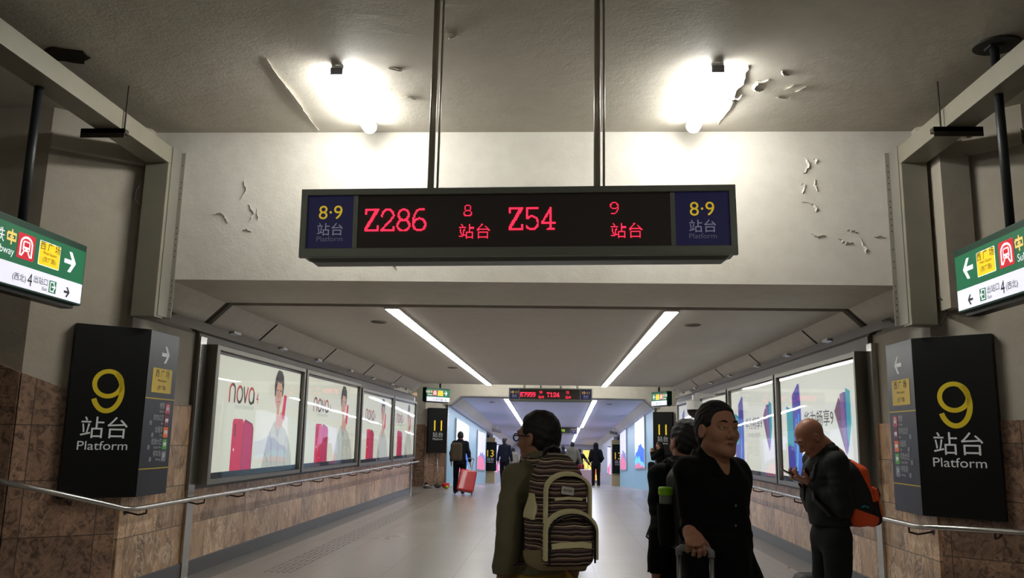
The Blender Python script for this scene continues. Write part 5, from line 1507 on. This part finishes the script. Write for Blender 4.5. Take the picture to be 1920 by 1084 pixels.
    for nm in 'RL':
        a, e, w = arm[nm]
        u = (w - e) / np.linalg.norm(w - e)
        f.cap(a, e, .066 * sc * j.get('sleeve', 1), .058 * sc * j.get('sleeve', 1), .035)
        f.cap(e, w - u * j.get('cuff', .01), .058 * sc * j.get('sleeve', 1), .047 * sc * j.get('sleeve', 1), .02)
    f.wrinkle(j.get('fold', .005), j.get('ff', .9), loc[0] * 3 + 1)
    f.half(A(0, 0, hem), (0, 0, -1))
    nb = hc + Rh @ (np.array((0, -.01, -.1)) * hs)
    if neckcut == 'round': f.ell(up(0, .0, 1.52), A(.058, .064, .05), None, .01, 's')
    elif neckcut == 'v':
        f.ell(up(0, .02, 1.5), A(.064, .075, .05), None, .01, 's')
        f.cap(up(0, .10, 1.47), up(0, .17, 1.30), .055 * sc, .012 * sc, .015, None, 's')
    for nm in 'RL':                       # open cuffs
        a, e, w = arm[nm]; u = (w - e) / np.linalg.norm(w - e)
        f.cap(w - u * (j.get('cuff', .01) + .0), w + u * .08, .034 * sc, .034 * sc, .006, None, 's')
        f.cap(w - u * (j.get('cuff', .01) - .03), w + u * .12, .058 * sc, .058 * sc, .0, None, 's')
    jo = f.mesh(j.get('name', 'jacket'), j['mat'], t)
    # collar
    if collar:
        f = Field(hc - .26 * sc, hc + .26 * sc, (.006, .01, .016)[lod])
        c0, r0 = up(0, -.018, 1.455), .076 * sc
        P = []
        for i in range(13):
            a = math.radians(-75 + 330 * i / 12 - 0) if False else math.radians(120 + 300 * i / 12)
            P.append(c0 + np.array((r0 * math.cos(a), r0 * .92 * math.sin(a), .022 * sc - .028 * sc * max(0, math.sin(a)))))
        for a, b in zip(P[:-1], P[1:]): f.cap(a + A(0, 0, .022), b + A(0, 0, .022), .013 * sc, .013 * sc, .01); f.cap(a, b, .018 * sc, .018 * sc, .012)
        f.wrinkle(.0015, 1.2, 3)
        co = f.mesh('collar', j['mat'], t)
    if hood == 'down':
        f = Field(hc - .3 * sc, hc + .2 * sc, (.007, .012, .018)[lod])
        f.ell(up(0, -.105, 1.455), A(.135, .075, .075), rot(0, 25, 0), .02); f.cap(up(-.1, -.04, 1.47), up(.1, -.04, 1.47), .04 * sc, .04 * sc, .03)
        f.cap(up(-.1, -.05, 1.48), up(-.085, .05, 1.45), .035 * sc, .028 * sc, .03); f.cap(up(.1, -.05, 1.48), up(.085, .05, 1.45), .035 * sc, .028 * sc, .03)
        f.ell(up(0, -.01, 1.53), A(.075, .085, .06), None, .02, 's'); f.wrinkle(.004, 1, 2)
        f.mesh('hood', j['mat'], t)
    elif hood == 'up':
        f = Field(hc - .2 * hs, hc + .2 * hs, (.007, .011, .016)[lod])
        T = lambda x, y, z: hc + Rh @ (np.array((x, y, z)) * hs)
        f.ell(T(0, -.02, .025), np.array((.105, .125, .125)) * hs, Rh, .02); f.cap(T(0, -.03, -.06), T(0, -.05, -.15), .1 * hs, .11 * hs, .03)
        f.ell(T(0, .11, -.01), np.array((.068, .075, .095)) * hs, Rh, .02, 's'); f.wrinkle(.003, 1, 1)
        f.mesh('hood', j['mat'], t)
    t_ = dict(t=t, sc=sc, hc=hc, Rh=Rh, hs=hs, arm=arm, sh=sh, up=up, A=A)
    return t_

def world_of(t, p):
    return np.array(t.matrix_world @ Vector(p))
def local_of(loc, yaw, p, H):
    v = Matrix.Rotation(-math.radians(yaw), 3, 'Z') @ (Vector(p) - Vector(loc))
    return tuple(x * 1.72 / H for x in v)
def ldir(yaw, d):
    return tuple(Matrix.Rotation(-math.radians(yaw), 3, 'Z') @ Vector(d))

BLACKC = mat('black cotton', (11, 11, 13), .85, bump=(220, .15, .003))
mat('black leather', (16, 15, 15), .4)

# ================================================================== PEOPLE NEAR THE CAMERA
OLIVEJ = mat('olive green jacket cloth', (114, 109, 86), .8, var=(6, .12), bump=(260, .2, .003))
KHAKI = mat('khaki trouser cloth', (176, 142, 70), .85, bump=(240, .2, .003))
BLK_SHIRT = mat('black shirt cloth', (9, 10, 13), .75, bump=(260, .15, .003))
BLK_HOOD = mat('black padded jacket cloth', (12, 13, 15), .8, bump=(200, .2, .004))
GREYJ = mat('charcoal jacket cloth', (36, 38, 37), .75, bump=(240, .2, .003))
GREYT = mat('charcoal trouser cloth', (32, 34, 33), .85, bump=(240, .2, .003))

# man in the olive jacket, seen from behind
m1 = person('man seen from behind in an olive jacket and khaki trousers with a striped backpack', (-.08, 3.9, 0), 21, H=1.67, head=(38, -2, 0), headscale=1.0, girth=.86, shoulder=.122,
            skin=SKIN_D, jacket=dict(mat=OLIVEJ, hem=.985, fold=.006, sleeve=1.06, cuff=-.035), trousers=dict(mat=KHAKI),
            armL=dict(w=(-.175, .03, .885), pole=(-.25, -1, 0)), armR=dict(w=(.19, .08, .89), pole=(.2, -1, 0)),
            legs=dict(R=dict(knee=(.1, .16, .5), ankle=(.1, .22, .10), toe=(.11, .38, .05)), L=dict(knee=(-.1, .0, .49), ankle=(-.1, -.2, .12), toe=(-.11, -.05, .03))))
# glasses
T = lambda x, y, z: tuple(m1['hc'] + m1['Rh'] @ (np.array((x, y, z)) * m1['hs']))
g = MB()
for s in (-1, 1):
    g.tube([T(s * .034 + .024 * math.cos(a), .103, .006 + .018 * math.sin(a)) for a in [i * math.pi / 8 for i in range(16)]], .0032, 8, close=True)
    g.tube([T(s * .058, .103, .012), T(s * .072, .09, .014), T(s * .081, .03, .012), T(s * .083, -.012, .006), T(s * .083, -.03, -.012)], .0032, 8)
g.tube([T(-.010, .103, .01), T(0, .108, .012), T(.010, .103, .01)], .003, 8)
go = g.build('glasses', BLACKM, None, smooth=True); go.parent = m1['t']
ln = MB()
for s in (-1, 1): ln.add([T(s * .034 + .022 * math.cos(a), .103, .006 + .016 * math.sin(a)) for a in [i * math.pi / 8 for i in range(16)]], [tuple(range(16))])
lo_ = ln.build('lens', PANEM, None, fix=False); lo_.parent = go

# man in the black shirt, facing the camera's right
M2L = (.718, 3.92, 0); M2Y = -148
bar = Vector((.567, 3.56, 1.115))
m2 = person('man in an open-necked black shirt facing the camera with a hand on a suitcase handle', M2L, M2Y, H=1.725, head=(-6, 3, 0), headscale=1.02, girth=1.06, shoulder=.15, hair='short',
            jacket=dict(mat=BLK_SHIRT, name='shirt', hem=.80, fold=.005, sleeve=.92, cuff=.0, depth=.86), trousers=dict(mat=BLACKC), neckcut='v', collar=False,
            armR=dict(w=local_of(M2L, M2Y, (bar.x - .012, bar.y + .046, bar.z + .060), 1.725), pole=(-.55, -.4, -1)), handR=dict(d=ldir(M2Y, (.10, -1, -.36)), n=ldir(M2Y, (.1, .34, -1)), curl=(48, 52, 34), thumb=(.35, .6, .75)),
            armL=dict(w=(-.19, .05, .90), pole=(-.3, -1, 0)), handL=dict(curl=(30, 40, 25)))
T2 = m2['up']; tt = m2['t']
# shirt collar flaps, placket and buttons
for s in (-1, 1):
    f = MB(); sc_ = m2['sc']
    pts = [T2(s * .012, .072, 1.425), T2(s * .05, .062, 1.462), T2(s * .082, .02, 1.488), T2(s * .086, -.04, 1.50), T2(s * .05, -.085, 1.507), T2(0, -.1, 1.508),
           T2(0, -.118, 1.46), T2(s * .065, -.105, 1.455), T2(s * .112, -.04, 1.45), T2(s * .108, .04, 1.44), T2(s * .085, .105, 1.395), T2(s * .05, .11, 1.385)]
    f.add(pts, [(0, 1, 10, 11), (1, 2, 9, 10), (2, 3, 8, 9), (3, 4, 7, 8), (4, 5, 6, 7)])
    o = f.build('collar_flap', BLK_SHIRT, None, smooth=True); o.parent = tt
    sm = o.modifiers.new('thick', 'SOLIDIFY'); sm.thickness = .008
BTN = mat('grey shirt button', (104, 104, 106), .3)
for i in range(6):
    z = 1.27 - i * .085
    fy = .158 * 1.06 * .86 + (.0 if i < 1 else -.004)
    b = MB().disc(Fr(tuple(T2(0.012, fy - .001, z)), (-1, 0, 0), (0, 0, 1)), 0, 0, .0055, n0=-.002, n1=.004, k=14)
    o = b.build('button', BTN, None); o.parent = tt

# person in black just behind him, seen from the back
P3 = (.725, 4.72, 0); P3Y = 14
m3 = person('person in a black hooded jacket seen from behind, behind the man in black', P3, P3Y, H=1.66, head=(8, -4, 0), headscale=1.03, girth=1.0, shoulder=.165, hood='down', collar=False,
            jacket=dict(mat=BLK_HOOD, hem=.86, fold=.007, sleeve=1.12), trousers=dict(mat=BLACKC), armL=dict(w=(-.2, .0, .88), pole=(-.2, -1, 0)), armR=dict(w=(.22, .1, .9)))

# bald man with a phone
P4 = (1.885, 6.0, 0); P4Y = 97
PH = Vector((1.625, 5.99, 1.335))
m4 = person('bald man in a charcoal jacket looking down at the phone in his hands', P4, P4Y, H=1.745, head=(0, -38, 0), headpos=(0, .075, -.03), headscale=1.04, hair='none', lean=.06, girth=1.0, shoulder=.18, skin=mat('ruddy tan skin', (158, 104, 80), .42, sss=.12),
            jacket=dict(mat=GREYJ, hem=.985, fold=.005, sleeve=1.08, cuff=.0, depth=.86), trousers=dict(mat=GREYT),
            armL=dict(w=local_of(P4, P4Y, (PH.x + .125, PH.y - .05, PH.z - .05), 1.745), pole=(-.35, -.3, -1)), handL=dict(d=ldir(P4Y, (-1, .15, .32)), n=ldir(P4Y, (-.25, .25, 1)), curl=(30, 36, 24)),
            armR=dict(w=local_of(P4, P4Y, (PH.x + .12, PH.y + .07, PH.z - .055), 1.745), pole=(.35, -.3, -1)), handR=dict(d=ldir(P4Y, (-1, -.3, .30)), n=ldir(P4Y, (-.25, -.2, 1)), curl=(28, 34, 22)))
t = thing('mobile_phone', 'dark mobile phone held in the hands of the bald man', 'phone', tuple(PH))
Fp = Fr(PH, (0, -1, 0), (-.86, 0, .42))
MB().rrect(Fp, 0, 0, .074, .15, .009, -.004, .004).build('phone_body', BLACKG, t)
MB().rrect(Fp, 0, 0, .067, .138, .006, .0042, .0048).build('phone_screen', mat('dim phone screen', (70, 76, 84), .2, em=.08), t)

# ---------------------------------------------------------------- suitcase of the man in black
def trolley(name_label, loc, yaw, w, d, h, hz, m, grey, cat='suitcase', wheels=True, ribs=0):
    t = thing('suitcase', name_label, cat, loc, math.radians(yaw))
    f = Field(np.array((-w / 2 - .05, -d / 2 - .05, -.02)), np.array((w / 2 + .05, d / 2 + .05, h + .06)), .009)
    f.rbox((0, 0, .05 + (h - .05) / 2), (w / 2, d / 2, (h - .05) / 2), .04)
    for i in range(ribs):
        x = (-.5 + (i + .5) / ribs) * w * .86
        for sy in (-1, 1): f.cap((x, sy * (d / 2 + .004), .12), (x, sy * (d / 2 + .004), h - .07), .008, .008, .004, None, 's')
    f.mesh('shell', m, t)
    for sx in (-1, 1):
        for sy in (-1, 1):
            q = MB().tube([(sx * (w / 2 - .04) - .012, sy * (d / 2 - .04), .025), (sx * (w / 2 - .04) + .012, sy * (d / 2 - .04), .025)], .025, 14).box(sx * (w / 2 - .04) - .014, sx * (w / 2 - .04) + .014, sy * (d / 2 - .04) - .014, sy * (d / 2 - .04) + .014, .03, .065)
            o = q.build('wheel', BLACKM, None); o.parent = t
    if hz > h:
        hw = w * .17
        q = MB().tube([(-hw, -d / 2 + .03, h - .02), (-hw, -d / 2 + .03, hz - .012)], .0095, 10).tube([(hw, -d / 2 + .03, h - .02), (hw, -d / 2 + .03, hz - .012)], .0095, 10)
        o = q.build('handle_tube', grey, None, smooth=True); o.parent = t
        q = MB().tube([(-hw, -d / 2 + .03, hz - .03), (-hw, -d / 2 + .03, hz - .008), (-hw + .012, -d / 2 + .03, hz), (hw - .012, -d / 2 + .03, hz), (hw, -d / 2 + .03, hz - .008), (hw, -d / 2 + .03, hz - .03)], .0145, 12)
        o = q.build('handle_grip', mat('grey plastic grip', (128, 128, 130), .45), None, smooth=True); o.parent = t
    q = MB().tube([(-.06, d / 2 - .06, h - .005), (-.05, d / 2 - .06, h + .02), (.05, d / 2 - .06, h + .02), (.06, d / 2 - .06, h - .005)], .008, 8)
    o = q.build('top_handle', BLACKM, None, smooth=True); o.parent = t
    return t
ALU = mat('grey handle tube', (128, 128, 130), .35, .7)
# handle bar of this case runs through the man's grip
S_Y = 155
off = Matrix.Rotation(math.radians(S_Y), 3, 'Z') @ Vector((0, -.24 / 2 + .03, 0))
trolley('black suitcase with a raised grey handle held by the man in the black shirt', (bar.x - off.x, bar.y - off.y, 0), S_Y, .4, .24, .62, bar.z, mat('black suitcase fabric', (15, 15, 17), .6), ALU)

# ================================================================== BAGS THAT ARE WORN
def stripe_mat():
    m = bpy.data.materials.new('woven stripe cloth'); m.use_nodes = True
    nt = m.node_tree; b = nt.nodes['Principled BSDF']; L = nt.links.new
    tc = N(nt, 'ShaderNodeTexCoord'); sp = N(nt, 'ShaderNodeSeparateXYZ'); L(tc.outputs['Object'], sp.inputs[0])
    n = N(nt, 'ShaderNodeTexNoise', Scale=9.0, Detail=2.0); L(tc.outputs['Object'], n.inputs['Vector'])
    a = N(nt, 'ShaderNodeMath', operation='MULTIPLY_ADD'); a.inputs[1].default_value = .022; L(n.outputs['Fac'], a.inputs[0]); L(sp.outputs['Z'], a.inputs[2])
    d = N(nt, 'ShaderNodeMath', operation='MULTIPLY'); d.inputs[1].default_value = 11.5; L(a.outputs[0], d.inputs[0])
    fr = N(nt, 'ShaderNodeMath', operation='FRACT'); L(d.outputs[0], fr.inputs[0])
    dk, mv, tn, gy, cr = lin((56, 42, 42)), lin((112, 86, 86)), lin((176, 154, 124)), lin((140, 126, 122)), lin((226, 214, 180))
    r = ramp(nt, fr.outputs[0], [(0, dk), (.13, cr), (.17, dk), (.30, mv), (.38, tn), (.43, dk), (.55, gy), (.62, dk), (.70, mv), (.80, cr), (.84, dk), (.93, tn), (.96, dk)])
    r.color_ramp.interpolation = 'CONSTANT'
    L(r.outputs[0], b.inputs['Base Color']); b.inputs['Roughness'].default_value = .85
    return m
STRIPE = stripe_mat(); CREAMC = mat('cream canvas', (236, 228, 184), .8, bump=(200, .15, .003)); TANC = mat('tan canvas base', (158, 142, 108), .8)

def put(o, t):
    o.parent = t
    return o
def worn(name, label, fig, cat='backpack'):
    return thing(name, label, cat, tuple(fig['t'].location), fig['t'].rotation_euler[2])
def pack_straps(t, m, sx=.095, w=.055, sh=1.49, front=.125):
    for s in (-1, 1):
        pth = [(s * sx * .8, -.16, sh - .07), (s * sx, -.12, sh - .015), (s * sx * 1.05, -.05, sh), (s * sx * 1.1, .02, sh - .02), (s * sx * 1.1, front * .75, sh - .09), (s * sx * 1.1, front, sh - .2), (s * sx * 1.4, front * .95, sh - .32), (s * sx * 2.5, .03, sh - .42), (s * sx * 2.2, -.1, sh - .46)]
        put(MB().strap(pth, w, .012, (1, 0, .0)).build('shoulder_strap', m, None, smooth=False), t)

t = worn('backpack', 'brown striped backpack with cream trim, on the man in the olive jacket', m1)
t.scale = (.88, 1, 1)
def pack_shape(f, inf=0.0):
    f.rbox((0, -.235, 1.14), (.15 + inf, .095 + inf, .13 + inf), .06)
    f.rbox((0, -.23, 1.28), (.132 + inf, .085 + inf, .14 + inf), .07, None, .05)
    f.ell((0, -.22, 1.40), (.108 + inf, .075 + inf, .09 + inf), None, .05)
f = Field(np.array((-.24, -.46, .93)), np.array((.24, -.08, 1.56)), .007); pack_shape(f); f.wrinkle(.0025, .9, 2); put(f.mesh('main_compartment', STRIPE, None), t)
f = Field(np.array((-.24, -.46, .93)), np.array((.24, -.08, 1.2)), .007); pack_shape(f, .006); f.half((0, 0, 1.055), (0, .12, 1)); put(f.mesh('canvas_base', TANC, None), t)
f = Field(np.array((-.24, -.46, .93)), np.array((.24, -.08, 1.4)), .007); pack_shape(f, .005); f.half((-.128, 0, 0), (1, 0, 0)); f.half((0, 0, 1.32), (0, 0, 1)); f.half((0, 0, 1.21), (0, 0, -1)); f.half((0, -.30, 0), (0, -1, 0)); put(f.mesh('side_panel', CREAMC, None), t)
f = Field(np.array((-.22, -.50, .95)), np.array((.22, -.22, 1.45)), .007)
f.rbox((.0, -.325, 1.235), (.105, .035, .15), .03); f.ell((0, -.32, 1.33), (.105, .035, .07), None, .02); put(f.mesh('front_pocket', STRIPE, None), t)
f = Field(np.array((-.22, -.50, .95)), np.array((.22, -.22, 1.35)), .007)
f.rbox((.0, -.352, 1.115), (.125, .042, .085), .035); f.ell((0, -.35, 1.175), (.125, .042, .07), None, .02); put(f.mesh('lower_pocket', STRIPE, None), t)
ar = lambda cx, w, y, z0, zt, k=14: [(cx - w, y, z0)] + [(cx + w * math.cos(math.radians(a)), y, zt - w * .62 + w * .62 * math.sin(math.radians(a))) for a in [180 - 180 * i / k for i in range(k + 1)]] + [(cx + w, y, z0)]
put(MB().strap(ar(0, .112, -.352, 1.20, 1.405), .03, .012, (0, 1, .2)).build('cream_trim', CREAMC, None), t)
put(MB().strap([(x, y - .018, z) for x, y, z in ar(0, .127, -.372, 1.06, 1.255)], .03, .012, (0, 1, .2)).build('cream_trim', CREAMC, None), t)
put(MB().tube([(x * .93, y - .035, z - .012) for x, y, z in ar(0, .122, -.372, 1.06, 1.25)], .005, 8).build('zip', BLACKM, None), t)
put(MB().strap([(-.10, -.396, 1.115), (-.05, -.4, 1.12), (.05, -.4, 1.12), (.10, -.396, 1.115)], .022, .01, (0, .1, 1)).build('pocket_welt', CREAMC, None), t)
put(MB().strap([(-.07, -.358, 1.30), (0, -.364, 1.305), (.07, -.358, 1.30)], .012, .008, (0, .1, 1)).build('pocket_welt', CREAMC, None), t)
Fq = Fr((-.01, -.370, 1.335), (1, 0, -.12), (.12, 0.05, 1))
q = put(MB().rrect(Fq, 0, 0, .062, .032, .004, 0, .004).build('white_patch', mat('white label cloth', (214, 212, 208), .7), None), t)
mk = MB(); mk.ribbon(Fq, [(-.022, -.004), (-.015, .006), (-.008, -.004), (0, .006), (.008, -.004), (.015, .006), (.022, -.003)], .004, .0045)
mo_ = mk.build('patch_mark', BLACKM, None, fix=False); mo_.parent = q
put(MB().tube([(-.04, -.15, 1.46), (-.035, -.16, 1.50), (0, -.165, 1.515), (.035, -.16, 1.50), (.04, -.15, 1.46)], .012, 10).build('top_loop', BLACKM, None, smooth=True), t)
pack_straps(t, STRIPE, .066, .06, 1.462, .105)

# black backpack with a drinks jar in its side pocket
t = worn('backpack', 'plain black backpack on the person in the black hooded jacket', m3)
t.location.x -= .04
f = Field(np.array((-.28, -.46, .93)), np.array((.28, -.08, 1.56)), .008)
f.rbox((0, -.25, 1.19), (.165, .10, .20), .06); f.ell((0, -.235, 1.35), (.155, .09, .11), None, .05); f.rbox((0, -.35, 1.14), (.12, .04, .12), .035); f.wrinkle(.003, .8, 5)
put(f.mesh('main_compartment', mat('black nylon', (15, 16, 18), .6, bump=(200, .15, .003)), None), t)
put(MB().tube([(-.185, -.25, 1.02), (-.185, -.25, 1.06), (-.187, -.25, 1.23)], [.035, .045, .048], 16, cap=False).build('side_pocket', mat('black mesh pocket', (20, 21, 23), .8), None, smooth=True), t)
pack_straps(t, MATS['black nylon'], .068, .055, 1.452, .118)
bt = worn('drinks_jar', 'clear drinks jar with a lime green lid in the side pocket of the black backpack', m3, 'jar')
bt.location.x -= .04
put(MB().tube([(-.186, -.25, 1.03), (-.186, -.25, 1.05), (-.186, -.25, 1.275)], [.02, .035, .036], 18).build('jar_body', mat('cloudy jar glass', (128, 138, 134), .15), None, smooth=False), bt)
put(MB().tube([(-.186, -.25, 1.272), (-.186, -.25, 1.278), (-.186, -.25, 1.305), (-.186, -.25, 1.312)], [.038, .041, .041, .036], 22).build('lid', mat('lime green lid', (140, 205, 30), .4), None, smooth=False), bt)

# orange and black backpack of the bald man
t = worn('backpack', 'orange and black backpack on the back of the bald man', m4)
t.location.x -= .05
OR = mat('bright orange cloth', (236, 84, 30), .65, bump=(200, .15, .003))
lo_, hi_ = np.array((-.26, -.52, .90)), np.array((.26, .0, 1.56))
def pk4(inf=0):
    f = Field(lo_, hi_, .008)
    f.rbox((0, -.205, 1.20), (.15 + inf, .10 + inf, .20 + inf), .06, rot(0, -8, 0)); f.ell((0, -.15, 1.36), (.14 + inf, .09 + inf, .10 + inf), None, .05)
    f.rbox((0, -.315, 1.13), (.115 + inf, .055 + inf, .13 + inf), .045, rot(0, -8, 0), .02)
    return f
put(pk4().mesh('main_compartment', mat('black pack cloth', (14, 14, 15), .7), None), t)
def panel(nm, boxes):
    f = pk4(.005); g = Field(lo_, hi_, .008)
    for c, h, r in boxes: g.rbox(c, h, .012, r, 0.0)
    f.V = np.maximum(f.V, g.V); put(f.mesh(nm, OR, None), t)
panel('orange_upper_panel', [((0, -.275, 1.34), (.3, .05, .13), rot(0, -28, 0))])
panel('orange_edge_panel', [((0, -.37, 1.20), (.3, .03, .14), rot(0, -10, 0))])
panel('orange_mid_panel', [((0, -.315, 1.21), (.3, .03, .045), rot(0, -12, 0))])
panel('orange_lower_panel', [((0, -.235, 1.04), (.3, .10, .055), rot(0, 18, 0))])
put(MB().tube([(-.158, -.25, 1.13), (-.162, -.22, 1.14), (-.158, -.20, 1.13)], .008, 8).build('teal_tab', mat('teal tab', (30, 120, 120), .6), None), t)
put(MB().tube([(-.05, -.372, 1.25), (-.055, -.385, 1.21), (-.05, -.382, 1.17)], .007, 8).build('zip_pull', BLACKM, None), t)
pack_straps(t, MATS['black pack cloth'], .066, .055, 1.49, .105)

# ================================================================== PEOPLE FARTHER ALONG
NAVYC = mat('dark navy cloth', (24, 27, 36), .85); DKG = mat('dark grey cloth', (44, 44, 46), .85); BEI = mat('pale grey brown coat cloth', (128, 120, 106), .85)
GRN = mat('dull grey brown jacket cloth', (108, 104, 92), .85); REDC = mat('crimson coat cloth', (140, 22, 30), .8)
WSH = mat('white soled shoe', (150, 150, 150), .5)
walk = lambda s=1: dict(R=dict(knee=(.1, .02 + .14 * s, .5), ankle=(.1, .16 * s, .09), toe=(.12, .16 * s + .17, .04)), L=dict(knee=(-.1, .02 - .03 * s, .49), ankle=(-.1, -.2 * s, .11), toe=(-.12, -.2 * s + .16, .035)))
# woman in black
PW = (2.86, 23.6, 0)
mw_ = person('woman in a long black coat with her hands near her face', PW, 70, H=1.52, lod=2, hair='long', head=(0, -6, 0), jacket=dict(mat=BLACKC, hem=.56, fold=.006, sleeve=1.15), trousers=dict(mat=BLACKC),
             armL=dict(w=(-.10, .26, 1.38), pole=(-.6, .2, -1)), armR=dict(w=(.10, .24, 1.40), pole=(.6, .2, -1)), shoes=dict(mat=DKG))
t = thing('handbag', 'dark rounded bag hanging at the front of the woman in the long black coat', 'bag', (2.6, 23.5, .8))
f = Field(np.array((2.42, 23.3, .55)), np.array((2.8, 23.7, 1.05)), .015); f.rbox((2.60, 23.5, .80), (.10, .09, .16), .07); f.mesh('bag_body', NAVYC, None).parent = t
t.matrix_basis = Matrix.Identity(4)
t = worn('backpack', 'bulky black backpack behind the woman in the long black coat', mw_)
f = Field(np.array((-.26, -.5, .6)), np.array((.26, -.05, 1.3)), .016); f.rbox((0, -.27, .98), (.17, .13, .2), .09); put(f.mesh('main_compartment', BLACKC, None), t)
t = worn('pink_pouch', 'small pink pouch hanging under the black backpack of the woman', mw_, 'pouch')
f = Field(np.array((-.2, -.4, .5)), np.array((.2, -.1, .85)), .012); f.rbox((-.05, -.26, .69), (.05, .05, .085), .03); put(f.mesh('pouch_body', mat('rose pink cloth', (190, 60, 84), .7), None), t)
# man with the red suitcase
PR = (-2.66, 23.0, 0)
mr = person('man seen from behind in dark clothes, pulling a red suitcase past the left 11 board', PR, 4, H=1.68, lod=2, head=(-6, 0, 0), jacket=dict(mat=NAVYC, hem=.82, fold=.006), trousers=dict(mat=BLACKC), legs=walk(.5), armR=dict(w=(.31, -.02, .80), pole=(.3, -1, 0)), armL=dict(w=(-.24, .05, .88)), girth=1.05)
t = worn('backpack', 'grey brown backpack on the man pulling the red suitcase', mr)
f = Field(np.array((-.3, -.5, .75)), np.array((.25, -.05, 1.55)), .016); f.rbox((-.09, -.25, 1.14), (.16, .11, .25), .08); put(f.mesh('main_compartment', mat('grey brown pack cloth', (74, 66, 54), .85), None), t)
t = trolley('bright red suitcase tilted on its wheels behind the man in dark clothes', (-2.48, 22.62, 0.02), 4, .46, .26, .62, .93, mat('bright red shell', (186, 24, 34), .35, coat=.3), ALU, ribs=0)
t.rotation_euler = (math.radians(-14), math.radians(9), math.radians(4)); t.location = (-2.47, 22.66, .05)
gp = lambda y: rz_(y)
person('man in dark clothes walking down the ramp, beside the left distant 13 board', (-1.93, 31, gp(31)), -8, H=1.74, lod=2, head=(-40, 0, 0), jacket=dict(mat=NAVYC, hem=.86), trousers=dict(mat=BLACKC), legs=walk(-.8))
person('person in a black top with the hood up, standing on the ramp', (1.53, 33.5, gp(33.5)), 2, H=1.72, lod=2, hood='up', collar=False, jacket=dict(mat=BLACKC, hem=.84, sleeve=1.15), trousers=dict(mat=BLACKC), armL=dict(w=(-.2, .16, .98)), armR=dict(w=(.2, .16, .98)), shoes=dict(mat=WSH))
person('person in a pale grey brown coat walking beside the pink suitcase', (.55, 30.0, gp(30)), 6, H=1.60, lod=2, lean=.1, jacket=dict(mat=GRN, hem=.75, sleeve=1.1), trousers=dict(mat=BLACKC), legs=walk(.6), armR=dict(w=(.33, .0, .84)))
trolley('pale pink hard suitcase standing on the ramp beside the person in the grey brown coat', (1.02, 30.6, gp(30.6)), 8, .42, .26, .66, .98, mat('pale pink shell', (202, 168, 178), .35), ALU, ribs=5)
t = thing('small_bag', 'small dark red bag resting on top of the pink suitcase', 'bag', (.86, 30.6, gp(30.6) + .67))
f = Field(np.array((.6, 30.4, gp(30.6) + .6)), np.array((1.1, 30.8, gp(30.6) + .95)), .014); f.rbox((.86, 30.6, gp(30.6) + .755), (.12, .08, .085), .05); f.mesh('bag_body', mat('dark red cloth', (120, 34, 48), .8), None).parent = t; t.matrix_basis = Matrix.Identity(4)
person('person in black with one arm stretched sideways, past the pink suitcase', (.98, 37, gp(37)), -10, H=1.62, lod=2, jacket=dict(mat=BLACKC, hem=.8), trousers=dict(mat=BLACKC), armR=dict(w=(.46, .15, .98), pole=(.2, -1, -.3)), legs=walk(.6))
person('dark-haired person half hidden behind the grey brown coat', (.24, 34, gp(34)), 0, H=1.62, lod=2, jacket=dict(mat=DKG, hem=.8), trousers=dict(mat=BLACKC))
person('person in a pale coat, mostly hidden by the shoulder of the man in olive', (-1.87, 36, gp(36)), 0, H=1.58, lod=2, jacket=dict(mat=BEI, hem=.7), trousers=dict(mat=DKG))
person('person in a crimson coat walking ahead of the man in olive, mostly hidden by him', (-.13, 5.9, 0), -4, H=1.60, lod=1, hair='long', collar=True, jacket=dict(mat=REDC, hem=.7), trousers=dict(mat=BLACKC))
t = thing('suitcase', 'rounded black suitcase low on the floor beside the bald man', 'suitcase', (2.05, 6.7, 0))
f = Field(np.array((1.8, 6.3, -.02)), np.array((2.4, 7.1, .7)), .012); f.rbox((2.02, 6.7, .295), (.2, .13, .275), .06); f.mesh('shell', mat('black suitcase fabric', (15, 15, 17), .6), None).parent = t; t.matrix_basis = Matrix.Identity(4)
